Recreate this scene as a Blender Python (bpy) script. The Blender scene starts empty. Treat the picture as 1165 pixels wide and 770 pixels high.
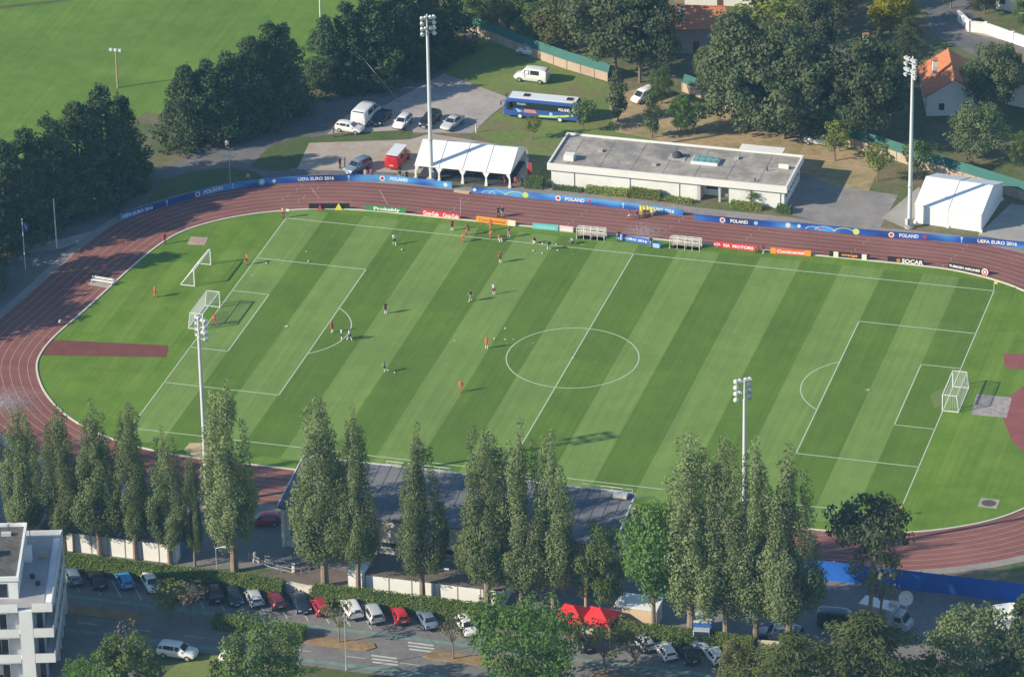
import bpy, bmesh, math, random
from mathutils import Vector, Matrix, noise
random.seed(7)
scene = bpy.context.scene
COL = scene.collection
PI = math.pi
def R(d): return math.radians(d)

# ------------------------------------------------------------------ camera
CAM = Vector((157.3307, -574.6872, 301.5662))
YAW, PITCH, ROLL, FPX = -0.28113013, 0.46429271, -0.02106030, 5512.336
_f = Vector((math.sin(YAW)*math.cos(PITCH), math.cos(YAW)*math.cos(PITCH), -math.sin(PITCH)))
_r = Vector((math.cos(YAW), -math.sin(YAW), 0.0))
_u = _r.cross(_f)
_rr = _r*math.cos(ROLL) + _u*math.sin(ROLL)
_uu = -_r*math.sin(ROLL) + _u*math.cos(ROLL)
cd = bpy.data.cameras.new('camera'); cam = bpy.data.objects.new('camera', cd); COL.objects.link(cam)
M4 = Matrix((( _rr.x, _uu.x, -_f.x, CAM.x), (_rr.y, _uu.y, -_f.y, CAM.y), (_rr.z, _uu.z, -_f.z, CAM.z), (0,0,0,1)))
cam.matrix_world = M4
cd.sensor_fit = 'HORIZONTAL'; cd.sensor_width = 36.0; cd.lens = 36.0*FPX/1165.0
cd.clip_start = 1.0; cd.clip_end = 5000.0
scene.camera = cam

def at(x, y, z=0.0):
    """world point at height z seen at photo pixel x, y"""
    d = _f + _rr*((x-582.5)/FPX) - _uu*((y-385.0)/FPX)
    return CAM + d*((z-CAM.z)/d.z)
def pix(p):
    d = Vector(p)-CAM; z = d.dot(_f)
    return 582.5+FPX*d.dot(_rr)/z, 385.0-FPX*d.dot(_uu)/z
def height_at(p, ytop):
    lo, hi = 0.0, 60.0
    for _ in range(40):
        m = (lo+hi)/2
        if pix((p[0], p[1], m))[1] > ytop: lo = m
        else: hi = m
    return lo

# ------------------------------------------------------------------ world and light
HAZE = 0.00008
SUN_EL, SUN_AZ = 26.0, 34.0        # shadows run towards +x, +y at 34 degrees from +x
w = bpy.data.worlds.new('World'); scene.world = w; w.use_nodes = True
nt = w.node_tree; bg = nt.nodes['Background']
sky = nt.nodes.new('ShaderNodeTexSky'); sky.sky_type = 'NISHITA'; sky.sun_disc = False
sdir = Vector((-math.cos(R(SUN_AZ))*math.cos(R(SUN_EL)), -math.sin(R(SUN_AZ))*math.cos(R(SUN_EL)), math.sin(R(SUN_EL))))
sky.sun_elevation = R(SUN_EL); sky.sun_rotation = math.atan2(sdir.x, sdir.y)
sky.air_density = 1.2; sky.dust_density = 0.2; sky.ozone_density = 3.5
nt.links.new(sky.outputs[0], bg.inputs[0]); bg.inputs[1].default_value = 0.105
sl = bpy.data.lights.new('sun', 'SUN'); sl.energy = 4.6; sl.angle = R(0.53); sl.color = (1.0, 0.89, 0.70)
so = bpy.data.objects.new('sun', sl); COL.objects.link(so)
so.rotation_euler = sdir.to_track_quat('Z', 'Y').to_euler(); so.location = (0, 0, 120)
vs = scene.view_settings; vs.view_transform = 'Standard'; vs.look = 'None'; vs.exposure = 0.62; vs.gamma = 1.0
vs.use_curve_mapping = False

# ------------------------------------------------------------------ materials
MATS = {}
def mat(name, col, rough=0.8, var=0.0, scale=1.0, var2=None, spec=0.3, metal=0.0, trans=0.0, bump=0.0, objrand=0.0, detail=5.0):
    """procedural material: base colour broken up by one or two noises in object/world space"""
    if name in MATS: return MATS[name]
    m = bpy.data.materials.new(name); m.use_nodes = True; n = m.node_tree; N = n.nodes; L = n.links
    b = N['Principled BSDF']; b.inputs['Roughness'].default_value = rough; b.inputs['Metallic'].default_value = metal
    b.inputs['Specular IOR Level'].default_value = spec
    b.inputs['Base Color'].default_value = (*col, 1)
    if var > 0 or var2 or objrand or bump:
        geo = N.new('ShaderNodeNewGeometry')
        val = None
        def nz(sc, amt, det):
            t = N.new('ShaderNodeTexNoise'); t.inputs['Scale'].default_value = sc; t.inputs['Detail'].default_value = det; t.inputs['Roughness'].default_value = 0.6
            L.new(geo.outputs['Position'], t.inputs['Vector'])
            mr = N.new('ShaderNodeMapRange'); mr.inputs[1].default_value = 0.28; mr.inputs[2].default_value = 0.72
            mr.inputs[3].default_value = 1-amt; mr.inputs[4].default_value = 1+amt
            L.new(t.outputs['Fac'], mr.inputs[0]); return t, mr.outputs[0]
        def mul(a, c):
            if a is None: return c
            k = N.new('ShaderNodeMath'); k.operation = 'MULTIPLY'; L.new(a, k.inputs[0]); L.new(c, k.inputs[1]); return k.outputs[0]
        t0 = None
        if var > 0: t0, o = nz(scale, var, detail); val = mul(val, o)
        if var2: _, o = nz(var2[0], var2[1], 3.0); val = mul(val, o)
        if objrand:
            oi = N.new('ShaderNodeObjectInfo'); mr = N.new('ShaderNodeMapRange'); mr.inputs[3].default_value = 1-objrand; mr.inputs[4].default_value = 1+objrand
            L.new(oi.outputs['Random'], mr.inputs[0]); val = mul(val, mr.outputs[0])
        if val is not None:
            vm = N.new('ShaderNodeVectorMath'); vm.operation = 'SCALE'; vm.inputs[0].default_value = col
            L.new(val, vm.inputs['Scale']); L.new(vm.outputs[0], b.inputs['Base Color'])
        if bump and t0:
            bp = N.new('ShaderNodeBump'); bp.inputs['Strength'].default_value = bump; bp.inputs['Distance'].default_value = 0.05
            L.new(t0.outputs['Fac'], bp.inputs['Height']); L.new(bp.outputs[0], b.inputs['Normal'])
    MATS[name] = m; return m

def mix_mat(name, c1, c2, scale, lo=0.4, hi=0.6, rough=0.9, fine=0.12, fscale=1.5, c3=None, s3=0.05):
    """two (three) surface colours blended by noise: soil showing through grass, worn paving"""
    if name in MATS: return MATS[name]
    m = bpy.data.materials.new(name); m.use_nodes = True; n = m.node_tree; N = n.nodes; L = n.links
    b = N['Principled BSDF']; b.inputs['Roughness'].default_value = rough; b.inputs['Specular IOR Level'].default_value = 0.2
    geo = N.new('ShaderNodeNewGeometry')
    def noise_(sc, det=6):
        t = N.new('ShaderNodeTexNoise'); t.inputs['Scale'].default_value = sc; t.inputs['Detail'].default_value = det
        t.inputs['Roughness'].default_value = 0.62; L.new(geo.outputs['Position'], t.inputs['Vector']); return t.outputs['Fac']
    def ramp(f, a, c):
        r = N.new('ShaderNodeMapRange'); r.inputs[1].default_value = a; r.inputs[2].default_value = c; L.new(f, r.inputs[0]); return r.outputs[0]
    mx = N.new('ShaderNodeMix'); mx.data_type = 'RGBA'; mx.inputs[6].default_value = (*c1, 1); mx.inputs[7].default_value = (*c2, 1)
    L.new(ramp(noise_(scale), lo, hi), mx.inputs[0]); out = mx.outputs[2]
    if c3:
        m3 = N.new('ShaderNodeMix'); m3.data_type = 'RGBA'; m3.inputs[7].default_value = (*c3, 1)
        L.new(out, m3.inputs[6]); L.new(ramp(noise_(s3, 4), 0.5, 0.66), m3.inputs[0]); out = m3.outputs[2]
    mr = N.new('ShaderNodeMapRange'); mr.inputs[1].default_value = .28; mr.inputs[2].default_value = .72; mr.inputs[3].default_value = 1-fine; mr.inputs[4].default_value = 1+fine
    L.new(noise_(fscale, 4), mr.inputs[0])
    vm = N.new('ShaderNodeVectorMath'); vm.operation = 'SCALE'; L.new(out, vm.inputs[0]); L.new(mr.outputs[0], vm.inputs['Scale'])
    L.new(vm.outputs[0], b.inputs['Base Color']); MATS[name] = m; return m

def leaf_mat(name, col, col2, trans=0.35, objrand=0.16):
    """foliage: colour drifts from clump to clump and tree to tree, light passes through the leaves"""
    if name in MATS: return MATS[name]
    m = bpy.data.materials.new(name); m.use_nodes = True; n = m.node_tree; N = n.nodes; L = n.links
    N.remove(N['Principled BSDF']); out = N['Material Output']
    tc = N.new('ShaderNodeTexCoord'); t = N.new('ShaderNodeTexNoise'); t.inputs['Scale'].default_value = 0.55; t.inputs['Detail'].default_value = 4
    L.new(tc.outputs['Object'], t.inputs['Vector'])
    r = N.new('ShaderNodeMapRange'); r.inputs[1].default_value = .35; r.inputs[2].default_value = .65; L.new(t.outputs['Fac'], r.inputs[0])
    mx = N.new('ShaderNodeMix'); mx.data_type = 'RGBA'; mx.inputs[6].default_value = (*col, 1); mx.inputs[7].default_value = (*col2, 1); L.new(r.outputs[0], mx.inputs[0])
    oi = N.new('ShaderNodeObjectInfo'); mr = N.new('ShaderNodeMapRange'); mr.inputs[3].default_value = 1-objrand; mr.inputs[4].default_value = 1+objrand
    L.new(oi.outputs['Random'], mr.inputs[0])
    vm = N.new('ShaderNodeVectorMath'); vm.operation = 'SCALE'; L.new(mx.outputs[2], vm.inputs[0]); L.new(mr.outputs[0], vm.inputs['Scale'])
    d = N.new('ShaderNodeBsdfDiffuse'); tr = N.new('ShaderNodeBsdfTranslucent'); L.new(vm.outputs[0], d.inputs[0])
    v2 = N.new('ShaderNodeVectorMath'); v2.operation = 'MULTIPLY'; v2.inputs[1].default_value = (1.1, 1.15, 0.5); L.new(vm.outputs[0], v2.inputs[0]); L.new(v2.outputs[0], tr.inputs[0])
    ms = N.new('ShaderNodeMixShader'); ms.inputs[0].default_value = trans; L.new(d.outputs[0], ms.inputs[1]); L.new(tr.outputs[0], ms.inputs[2])
    L.new(ms.outputs[0], out.inputs[0]); MATS[name] = m; return m

# ------------------------------------------------------------------ mesh builder
class MB:
    def __init__(s): s.v = []; s.f = []; s.m = []
    def add(s, vs, fs, mi=0):
        o = len(s.v); s.v += [tuple(v) for v in vs]
        for f in fs: s.f.append(tuple(i+o for i in f)); s.m.append(mi)
        return s
    def box(s, c, d, rz=0.0, mi=0, tap=1.0):
        hx, hy, hz = d[0]/2, d[1]/2, d[2]/2; ca, sa = math.cos(rz), math.sin(rz); vs = []
        for z, k in ((-hz, 1.0), (hz, tap)):
            for x, y in ((-hx, -hy), (hx, -hy), (hx, hy), (-hx, hy)):
                x2, y2 = x*k, y*k
                vs.append((c[0]+x2*ca-y2*sa, c[1]+x2*sa+y2*ca, c[2]+z))
        return s.add(vs, [(0,3,2,1),(4,5,6,7),(0,1,5,4),(1,2,6,5),(2,3,7,6),(3,0,4,7)], mi)
    def bx(s, x0, x1, y0, y1, z0, z1, mi=0): return s.box(((x0+x1)/2, (y0+y1)/2, (z0+z1)/2), (x1-x0, y1-y0, z1-z0), 0, mi)
    def prism(s, poly, z0, z1, mi=0):
        n = len(poly); vs = [(p[0], p[1], z0) for p in poly]+[(p[0], p[1], z1) for p in poly]
        fs = [tuple(range(n-1, -1, -1)), tuple(range(n, 2*n))]+[(i, (i+1)%n, n+(i+1)%n, n+i) for i in range(n)]
        return s.add(vs, fs, mi)
    def poly(s, pts, mi=0): return s.add(pts, [tuple(range(len(pts)))], mi)
    def tube(s, p, q, r0, r1=None, n=8, mi=0, caps=True):
        r1 = r0 if r1 is None else r1; p = Vector(p); q = Vector(q); d = (q-p)
        if d.length < 1e-6: return s
        d.normalize(); a = d.orthogonal().normalized(); b = d.cross(a); vs = []
        for c, r in ((p, r0), (q, r1)):
            for i in range(n):
                t = 2*PI*i/n; vs.append(c+a*(r*math.cos(t))+b*(r*math.sin(t)))
        fs = [(i, (i+1)%n, n+(i+1)%n, n+i) for i in range(n)]
        if caps: fs += [tuple(range(n-1, -1, -1)), tuple(range(n, 2*n))]
        return s.add(vs, fs, mi)
    def ball(s, c, r, nu=10, nv=6, mi=0, sz=1.0):
        vs = [(c[0], c[1], c[2]-r*sz)]; fs = []
        for j in range(1, nv):
            ph = -PI/2+PI*j/nv
            for i in range(nu):
                t = 2*PI*i/nu; vs.append((c[0]+r*math.cos(ph)*math.cos(t), c[1]+r*math.cos(ph)*math.sin(t), c[2]+r*sz*math.sin(ph)))
        vs.append((c[0], c[1], c[2]+r*sz)); e = len(vs)-1
        for i in range(nu): fs.append((0, 1+(i+1)%nu, 1+i)); fs.append((e, e-nu+i, e-nu+(i+1)%nu))
        for j in range(nv-2):
            for i in range(nu): a = 1+j*nu; fs.append((a+i, a+(i+1)%nu, a+nu+(i+1)%nu, a+nu+i))
        return s.add(vs, fs, mi)
    def mesh(s, name, mats):
        me = bpy.data.meshes.new(name); me.from_pydata(s.v, [], s.f)
        if not isinstance(mats, (list, tuple)): mats = [mats]
        for m in mats: me.materials.append(m)
        if len(mats) > 1: me.polygons.foreach_set('material_index', s.m)
        me.update(); return me
    def build(s, name, mats, parent=None, loc=None, smooth=False):
        me = s.mesh(name, mats)
        if smooth: me.shade_smooth()
        return link(name, me, parent, loc)
def link(name, data, parent=None, loc=None):
    o = bpy.data.objects.new(name, data); COL.objects.link(o)
    if parent: o.parent = parent
    if loc: o.location = loc
    return o
def tag(o, label=None, cat=None, group=None, kind=None):
    if label: o['label'] = label
    if cat: o['category'] = cat
    if group: o['group'] = group
    if kind: o['kind'] = kind
    return o
def thing(name, label, cat, loc=(0,0,0), rz=0.0, group=None):
    o = bpy.data.objects.new(name, None); COL.objects.link(o); o.location = loc; o.rotation_euler = (0, 0, rz)
    o.empty_display_size = 0.3
    return tag(o, label, cat, group)
def copy_tree(o, parent=None):
    c = o.copy(); COL.objects.link(c)
    if parent is not None: c.parent = parent
    for ch in o.children: copy_tree(ch, c)
    return c
def bevel_obj(o, w=0.05, seg=2):
    b = o.modifiers.new('bevel', 'BEVEL'); b.width = w; b.segments = seg; b.limit_method = 'ANGLE'; b.angle_limit = R(40); return o

def text_mesh(s, size=1.0, bold=0.0):
    cu = bpy.data.curves.new('lettering', 'FONT'); cu.body = s; cu.size = size; cu.align_x = 'CENTER'; cu.align_y = 'CENTER'; cu.offset = bold; cu.resolution_u = 3
    cu.extrude = 0.004
    o = bpy.data.objects.new('lettering', cu); COL.objects.link(o)
    dg = bpy.context.evaluated_depsgraph_get(); dg.update()
    me = bpy.data.meshes.new_from_object(o.evaluated_get(dg)); bpy.data.objects.remove(o); bpy.data.curves.remove(cu); return me
def lettering(s, width, height, m, parent, loc, rz=0.0, tilt=90.0, bold=0.02):
    """upright lettering: reads along +x when rz is 0, facing -y"""
    me = text_mesh(s, 1.0, bold); xs = [v.co.x for v in me.vertices]; ys = [v.co.y for v in me.vertices]
    kx = width/max(max(xs)-min(xs), 1e-3); ky = height/max(max(ys)-min(ys), 1e-3); cx = (max(xs)+min(xs))/2; cy = (max(ys)+min(ys))/2
    for v in me.vertices: v.co.x = (v.co.x-cx)*kx; v.co.y = (v.co.y-cy)*ky
    me.materials.clear(); me.materials.append(m)
    o = link('lettering', me, parent, loc); o.rotation_euler = (R(tilt), 0, rz); return o
def mown_mat(name, c1, c2):
    m = mix_mat(name, c1, c2, 0.22, fine=0.06, fscale=2.5); n = m.node_tree; N = n.nodes; L = n.links; b = N['Principled BSDF']
    src = b.inputs['Base Color'].links[0].from_socket
    g_ = N.new('ShaderNodeNewGeometry'); val = None
    for sc, amt in (((1.6,0.035,1), .10), ((0.05,0.10,1), .09), ((0.5,0.4,1), .05)):
        mp = N.new('ShaderNodeMapping'); mp.inputs['Scale'].default_value = sc; L.new(g_.outputs['Position'], mp.inputs['Vector'])
        t = N.new('ShaderNodeTexNoise'); t.inputs['Scale'].default_value = 1; t.inputs['Detail'].default_value = 4; L.new(mp.outputs[0], t.inputs['Vector'])
        r = N.new('ShaderNodeMapRange'); r.inputs[1].default_value = .3; r.inputs[2].default_value = .7; r.inputs[3].default_value = 1-amt; r.inputs[4].default_value = 1+amt; L.new(t.outputs['Fac'], r.inputs[0])
        if val is None: val = r.outputs[0]
        else: k = N.new('ShaderNodeMath'); k.operation = 'MULTIPLY'; L.new(val, k.inputs[0]); L.new(r.outputs[0], k.inputs[1]); val = k.outputs[0]
    vm = N.new('ShaderNodeVectorMath'); vm.operation = 'SCALE'; L.new(src, vm.inputs[0]); L.new(val, vm.inputs['Scale']); L.new(vm.outputs[0], b.inputs['Base Color']); return m
# ------------------------------------------------------------------ the ground
grass_pitch_l = mown_mat('pitch_light', (0.158,0.246,0.054), (0.172,0.262,0.060))
grass_pitch_d = mown_mat('pitch_dark', (0.095,0.172,0.019), (0.107,0.186,0.023))
grass_in = mown_mat('infield_grass', (0.108,0.200,0.018), (0.138,0.228,0.027))
grass_in2 = mown_mat('infield_grass_pale', (0.136,0.228,0.028), (0.152,0.244,0.033))
m_field = mown_mat('field_grass', (0.112,0.200,0.024), (0.134,0.220,0.034))
m_lawn = mix_mat('lawn_grass', (0.140,0.200,0.044), (0.175,0.222,0.060), 0.15, fine=0.15, fscale=1.2, c3=(0.20,0.165,0.085), s3=0.10)
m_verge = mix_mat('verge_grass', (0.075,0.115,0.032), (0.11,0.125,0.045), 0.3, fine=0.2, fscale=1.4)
m_ground = mix_mat('dry_ground', (0.105,0.130,0.045), (0.19,0.155,0.09), 0.09, lo=0.42, hi=0.58, fine=0.22, fscale=1.0)
m_soil = mix_mat('bare_soil', (0.40,0.295,0.17), (0.26,0.225,0.10), 0.16, lo=0.45, hi=0.62, fine=0.2, fscale=0.9)
m_asph = mix_mat('asphalt', (0.150,0.145,0.142), (0.185,0.176,0.168), 0.25, fine=0.14, fscale=1.2, c3=(0.125,0.122,0.122), s3=0.11)
m_asph2 = mix_mat('worn_asphalt', (0.255,0.232,0.215), (0.30,0.272,0.25), 0.2, fine=0.12, fscale=1.0, c3=(0.215,0.205,0.20), s3=0.12)
m_park = mix_mat('car_park_gravel', (0.37,0.325,0.30), (0.43,0.38,0.35), 0.2, fine=0.12, fscale=1.0, c3=(0.31,0.285,0.27), s3=0.12)
m_asph3 = mix_mat('road_asphalt', (0.175,0.166,0.160), (0.215,0.202,0.190), 0.3, fine=0.16, fscale=1.5, c3=(0.195,0.182,0.17), s3=0.2)
m_beige = mix_mat('sandy_paving', (0.37,0.31,0.245), (0.43,0.37,0.30), 0.3, fine=0.12, fscale=1.3)
m_conc = mix_mat('pale_concrete', (0.32,0.30,0.275), (0.37,0.345,0.31), 0.3, fine=0.08, fscale=1.3)
m_mulch = mix_mat('mulch', (0.25,0.165,0.085), (0.32,0.22,0.12), 0.6, fine=0.2, fscale=2.0)
m_paint = mat('white_paint', (0.52,0.52,0.50), 0.7, 0.10, 1.5)
m_pitchline = mat('pitch_line_paint', (0.50,0.56,0.42), 0.9, 0.10, 2.0)
m_lane = mat('lane_paint', (0.48,0.36,0.34), 0.8, 0.18, 0.8)
m_kerb = mat('kerb_white', (0.66,0.62,0.52), 0.6, 0.08, 1.0)
m_teal = mat('cycle_lane_paint', (0.165,0.255,0.215), 0.85, 0.3, 0.9)
m_sand = mix_mat('sand', (0.50,0.37,0.20), (0.56,0.43,0.25), 0.8, fine=0.08, fscale=2.0)
m_pit = mat('dark_cinder', (0.10,0.08,0.075), 0.9, 0.3, 2.0)

def track_mat():
    m = bpy.data.materials.new('track_rubber'); m.use_nodes = True; n = m.node_tree; N = n.nodes; L = n.links
    b = N['Principled BSDF']; b.inputs['Roughness'].default_value = 0.85; b.inputs['Specular IOR Level'].default_value = 0.25
    g = N.new('ShaderNodeNewGeometry')
    def nz(sc, d=5):
        t = N.new('ShaderNodeTexNoise'); t.inputs['Scale'].default_value = sc; t.inputs['Detail'].default_value = d; L.new(g.outputs['Position'], t.inputs['Vector']); return t.outputs['Fac']
    mp = N.new('ShaderNodeMapping'); mp.inputs['Scale'].default_value = (0.05, 0.6, 1); L.new(g.outputs['Position'], mp.inputs['Vector'])
    st = N.new('ShaderNodeTexNoise'); st.inputs['Scale'].default_value = 1.0; st.inputs['Detail'].default_value = 4; L.new(mp.outputs[0], st.inputs['Vector'])
    rp = N.new('ShaderNodeValToRGB'); e = rp.color_ramp.elements
    e[0].position = 0.32; e[0].color = (0.185,0.066,0.050,1); e[1].position = 0.7; e[1].color = (0.285,0.125,0.100,1)
    ad = N.new('ShaderNodeMath'); ad.operation = 'ADD'; h1 = N.new('ShaderNodeMath'); h1.operation = 'MULTIPLY'; h1.inputs[1].default_value = 0.55
    h2 = N.new('ShaderNodeMath'); h2.operation = 'MULTIPLY'; h2.inputs[1].default_value = 0.45
    L.new(nz(0.09), h1.inputs[0]); L.new(st.outputs['Fac'], h2.inputs[0]); L.new(h1.outputs[0], ad.inputs[0]); L.new(h2.outputs[0], ad.inputs[1])
    L.new(ad.outputs[0], rp.inputs[0])
    mr = N.new('ShaderNodeMapRange'); mr.inputs[3].default_value = 0.82; mr.inputs[4].default_value = 1.18; L.new(nz(2.5), mr.inputs[0])
    vm = N.new('ShaderNodeVectorMath'); vm.operation = 'SCALE'; L.new(rp.outputs[0], vm.inputs[0]); L.new(mr.outputs[0], vm.inputs['Scale'])
    L.new(vm.outputs[0], b.inputs['Base Color']); return m
m_track = track_mat()
m_track2 = mat('runup_rubber', (0.175,0.060,0.048), 0.85, 0.15, 0.6)
m_track3 = mat('apron_rubber', (0.26,0.085,0.075), 0.85, 0.15, 0.5)

def sheet(name, pts, z, m, kind='structure'):
    b = MB(); b.poly([(p[0], p[1], z) for p in pts]); o = b.build(name, m); o['kind'] = kind
    # make sure it faces up
    if o.data.polygons[0].normal.z < 0: o.data.flip_normals()
    return o
def P(*a): return [at(x, y) for x, y in a]
def ring_sheet(name, inner, outer, z, m):
    n = len(inner); b = MB()
    b.add([(p[0], p[1], z) for p in inner]+[(p[0], p[1], z) for p in outer], [(i, (i+1)%n, n+(i+1)%n, n+i) for i in range(n)])
    o = b.build(name, m); o['kind'] = 'structure'
    if o.data.polygons[0].normal.z < 0: o.data.flip_normals()
    return o

sheet('ground', [(-700,-800),(700,-800),(700,900),(-700,900)], 0.0, m_ground)
sheet('playing_field', P((-60,262),(0,232),(95,175),(165,128),(215,135),(345,88),(385,52),(420,30))+[Vector((-46,150,0)),Vector((-30,260,0)),Vector((-330,260,0)),Vector((-260,0,0))], 0.010, m_field)
sheet('shade_strip', P((-40,16),(0,7),(60,1),(120,-8),(120,-5),(60,4),(0,11),(-40,20)), 0.016, m_verge)  # line of shade across the field, laid on as a darker grass strip
# access road and car park by the conifers
sheet('access_road', P((-40,345),(0,300),(60,262),(110,232),(165,196),(200,186),(235,166),(300,140),(350,124),(400,100),(450,84),(505,58),(532,36),(548,40),(520,62),(505,84),(580,112),(560,132),(537,150),(470,150),(470,196),(440,200),(340,203),(250,215),(138,250),(95,285),(55,330),(0,385),(-40,430)), 0.012, m_asph)
sheet('car_park_surface', P((395,131),(440,119),(505,84),(583,113),(560,130),(537,152),(470,151),(372,153)), 0.020, m_park)
sheet('verge', P((158,246),(182,206),(215,195),(262,191),(292,196),(300,203),(250,213)), 0.020, m_verge)
sheet('verge', P((283,190),(308,166),(345,155),(356,157),(338,191),(310,196)), 0.020, m_verge)
sheet('verge', P((352,157),(385,151.5),(470,148),(467,159),(347,163)), 0.026, m_verge)
sheet('gravel_or_sunlit_patch', P((14,290),(30,278),(70,272),(108,262),(118,266),(66,284)), 0.020, m_conc)  # sunlit stretch of the path, its brightness painted as a pale sheet
sheet('sandy_yard', P((338,193),(352,162),(467,159),(490,152),(600,170),(606,208),(470,197)), 0.022, m_beige)
sheet('lawn', P((548,40),(592,62),(690,95),(780,112),(838,131),(880,152),(850,170),(790,166),(645,152),(606,208),(588,172),(537,151),(562,131),(583,113),(505,84),(520,62)), 0.014, m_lawn)
sheet('bare_ground', P((690,108),(735,100),(838,133),(1005,182),(985,225),(960,250),(905,235),(870,178),(800,170),(700,150)), 0.018, m_soil)
sheet('courtyard', P((885,240),(912,196),(950,212),(1022,222),(1000,262),(960,260)), 0.024, m_asph2)
sheet('concrete_pad', P((1003,248),(1045,213),(1060,224),(1030,260)), 0.028, m_conc)
sheet('concrete_pad', P((1112,268),(1150,232),(1200,240),(1200,282)), 0.028, m_conc)
sheet('footpath', P((602,211),(700,222),(790,236),(895,247),(1010,263),(1000,268),(868,254),(718,241),(560,224),(512,216)), 0.030, m_asph2)
# far streets behind the houses
sheet('street', P((1040,-40),(1060,40),(1105,62),(1240,92),(1240,60),(1110,25),(1085,-40)), 0.012, m_asph)
sheet('pavement', P((1098,36),(1112,30),(1200,52),(1200,60)), 0.020, m_beige)
# near side: yard behind the stand, car park and street
sheet('stadium_yard', [(-140,-49.0),(-140,-69.5),(120,-69.5),(120,-49.0)], 0.010, m_asph3)
sheet('hedge_bed', [(-140,-69.5),(-140,-73.4),(120,-73.4),(120,-69.5)], 0.008, m_verge)
sheet('verge', P((215,648),(300,646),(395,664),(395,676),(300,668),(235,652)), 0.022, m_verge)
sheet('forecourt', P((290,655),(345,640),(420,655),(400,672),(330,665)), 0.028, mat('brown_tarmac',(0.16,0.125,0.105),0.9,0.2,0.4))
sheet('street', [(-150,-73.4),(150,-73.4),(150,-105),(-150,-105)], 0.006, m_asph3)
sheet('cycle_lane', [(-60,-78.5),(60,-78.5),(60,-79.3),(-60,-79.3)], 0.014, m_teal)
sheet('cycle_lane', [(-60,-86.6),(60,-86.6),(60,-87.4),(-60,-87.4)], 0.014, m_teal)
for x0, x1 in ((-60,-33.5), (-14.5,-3.2), (2.8,16.5), (24,60)):
    b = MB(); b.prism([(x0,-82.6),(x0+1.2,-81.2),(x1-.6,-81.2),(x1,-82.2),(x1-1.0,-83.2),(x0+1,-83.2)], 0.0, 0.13); tag(b.build('traffic_island', m_mulch), kind='structure')
for k in range(3):
    tag(MB().box((1.9+.3*k, -80.3-.75*k+.4, .018), (3.3, .34, .006)).build('crossing_stripe', m_paint), kind='structure')
    tag(MB().box((-1.6+.3*k, -84.0-.75*k, .018), (3.3, .34, .006)).build('crossing_stripe', m_paint), kind='structure')
for k in range(17):
    x = -50+2.75*k
    tag(MB().box((x-.4, -75.9, .014), (.11, 4.6, .005), R(34)).build('bay_marking', m_paint), kind='structure')
for k in range(8):
    tag(MB().box((-47+7.0*k, -84.9, .014), (2.6, .11, .005)).build('lane_dash', m_paint), kind='structure')
sheet('verge', P((195,760),(212,748),(262,742),(345,765),(345,800),(150,800)), 0.02, m_lawn)
sheet('verge', [(-30,-88.3),(80,-88.3),(80,-104),(-30,-104)], 0.018, m_verge)

# ---- track
K = [(-40,39.3),(-46.6,38.6),(-52,37.0),(-57.5,34.3),(-62.6,30.3),(-66.4,25.0),(-68.4,17.5),(-69.7,8),(-70.9,-2),(-72.0,-9.5),(-72.2,-15),(-71.2,-20),(-67.9,-26.2),(-63.3,-31.6),(-58.3,-35.4),(-52.4,-38.2),(-46,-39.7),(-40,-40.2)]
KR = [(42,-40.1),(48,-39.6),(54,-38.2),(59,-36.0),(63.8,-32.8),(67.5,-28.8),(70.8,-23),(72.4,-17),(72.9,-9),(72.6,0),(71.6,9),(69.6,17),(66.6,24),(62.6,29.8),(58,34.0),(52.6,37.2),(46,39.2),(40,39.6)]
def catmull(pts, n=6):
    out = []; N = len(pts)
    for i in range(N):
        p0, p1, p2, p3 = (Vector((*pts[(i+j-1) % N], 0)) for j in range(4))
        steps = n if (p2-p1).length < 20 else 20
        for k in range(steps):
            t = k/steps
            if (p2-p1).length >= 20: out.append(p1.lerp(p2, t)); continue
            out.append(0.5*((2*p1)+(p2-p0)*t+(2*p0-5*p1+4*p2-p3)*t*t+(3*p1-p0-3*p2+p3)*t**3))
    return out
def fill(pts, gap=6.0):
    out = []
    for i, p in enumerate(pts):
        q = pts[(i+1) % len(pts)]; d = math.hypot(q[0]-p[0], q[1]-p[1]); k = max(1, int(d/gap)) if d > 20 else 1
        out += [(p[0]+(q[0]-p[0])*j/k, p[1]+(q[1]-p[1])*j/k) for j in range(k)]
    return out
kerb = catmull(fill(K+KR))
def offset(pl, d):
    n = len(pl); out = []
    for i in range(n):
        t = (pl[(i+1) % n]-pl[i-1]); t.normalize(); out.append(pl[i]+Vector((-t.y, t.x, 0))*(-d))
    return out
_sgn = 1.0 if offset(kerb, 1.0)[0].y > kerb[0].y else -1.0
def off(d): return offset(kerb, d*_sgn)
LANE = 1.22
ring_sheet('track_apron', off(9.7), off(11.2), 0.034, m_asph2)
ring_sheet('running_track', off(0.0), off(LANE*8), 0.040, m_track)
for k in range(1, 9):
    ring_sheet('lane_line', off(LANE*k-.035), off(LANE*k+.035), 0.048, m_lane)
# kerb: a raised white rail round the infield
n = len(kerb); ki, ko = off(-0.16), off(0.10); b = MB()
b.add([(p.x, p.y, .0) for p in ki]+[(p.x, p.y, .14) for p in ki]+[(p.x, p.y, .14) for p in ko]+[(p.x, p.y, .0) for p in ko],
      [q for i in range(n) for q in ((i, (i+1)%n, n+(i+1)%n, n+i), (n+i, n+(i+1)%n, 2*n+(i+1)%n, 2*n+i), (2*n+i, 2*n+(i+1)%n, 3*n+(i+1)%n, 3*n+i))])
tag(b.build('track_kerb', m_kerb), kind='structure')
sheet('infield', kerb, 0.030, grass_in)
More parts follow.
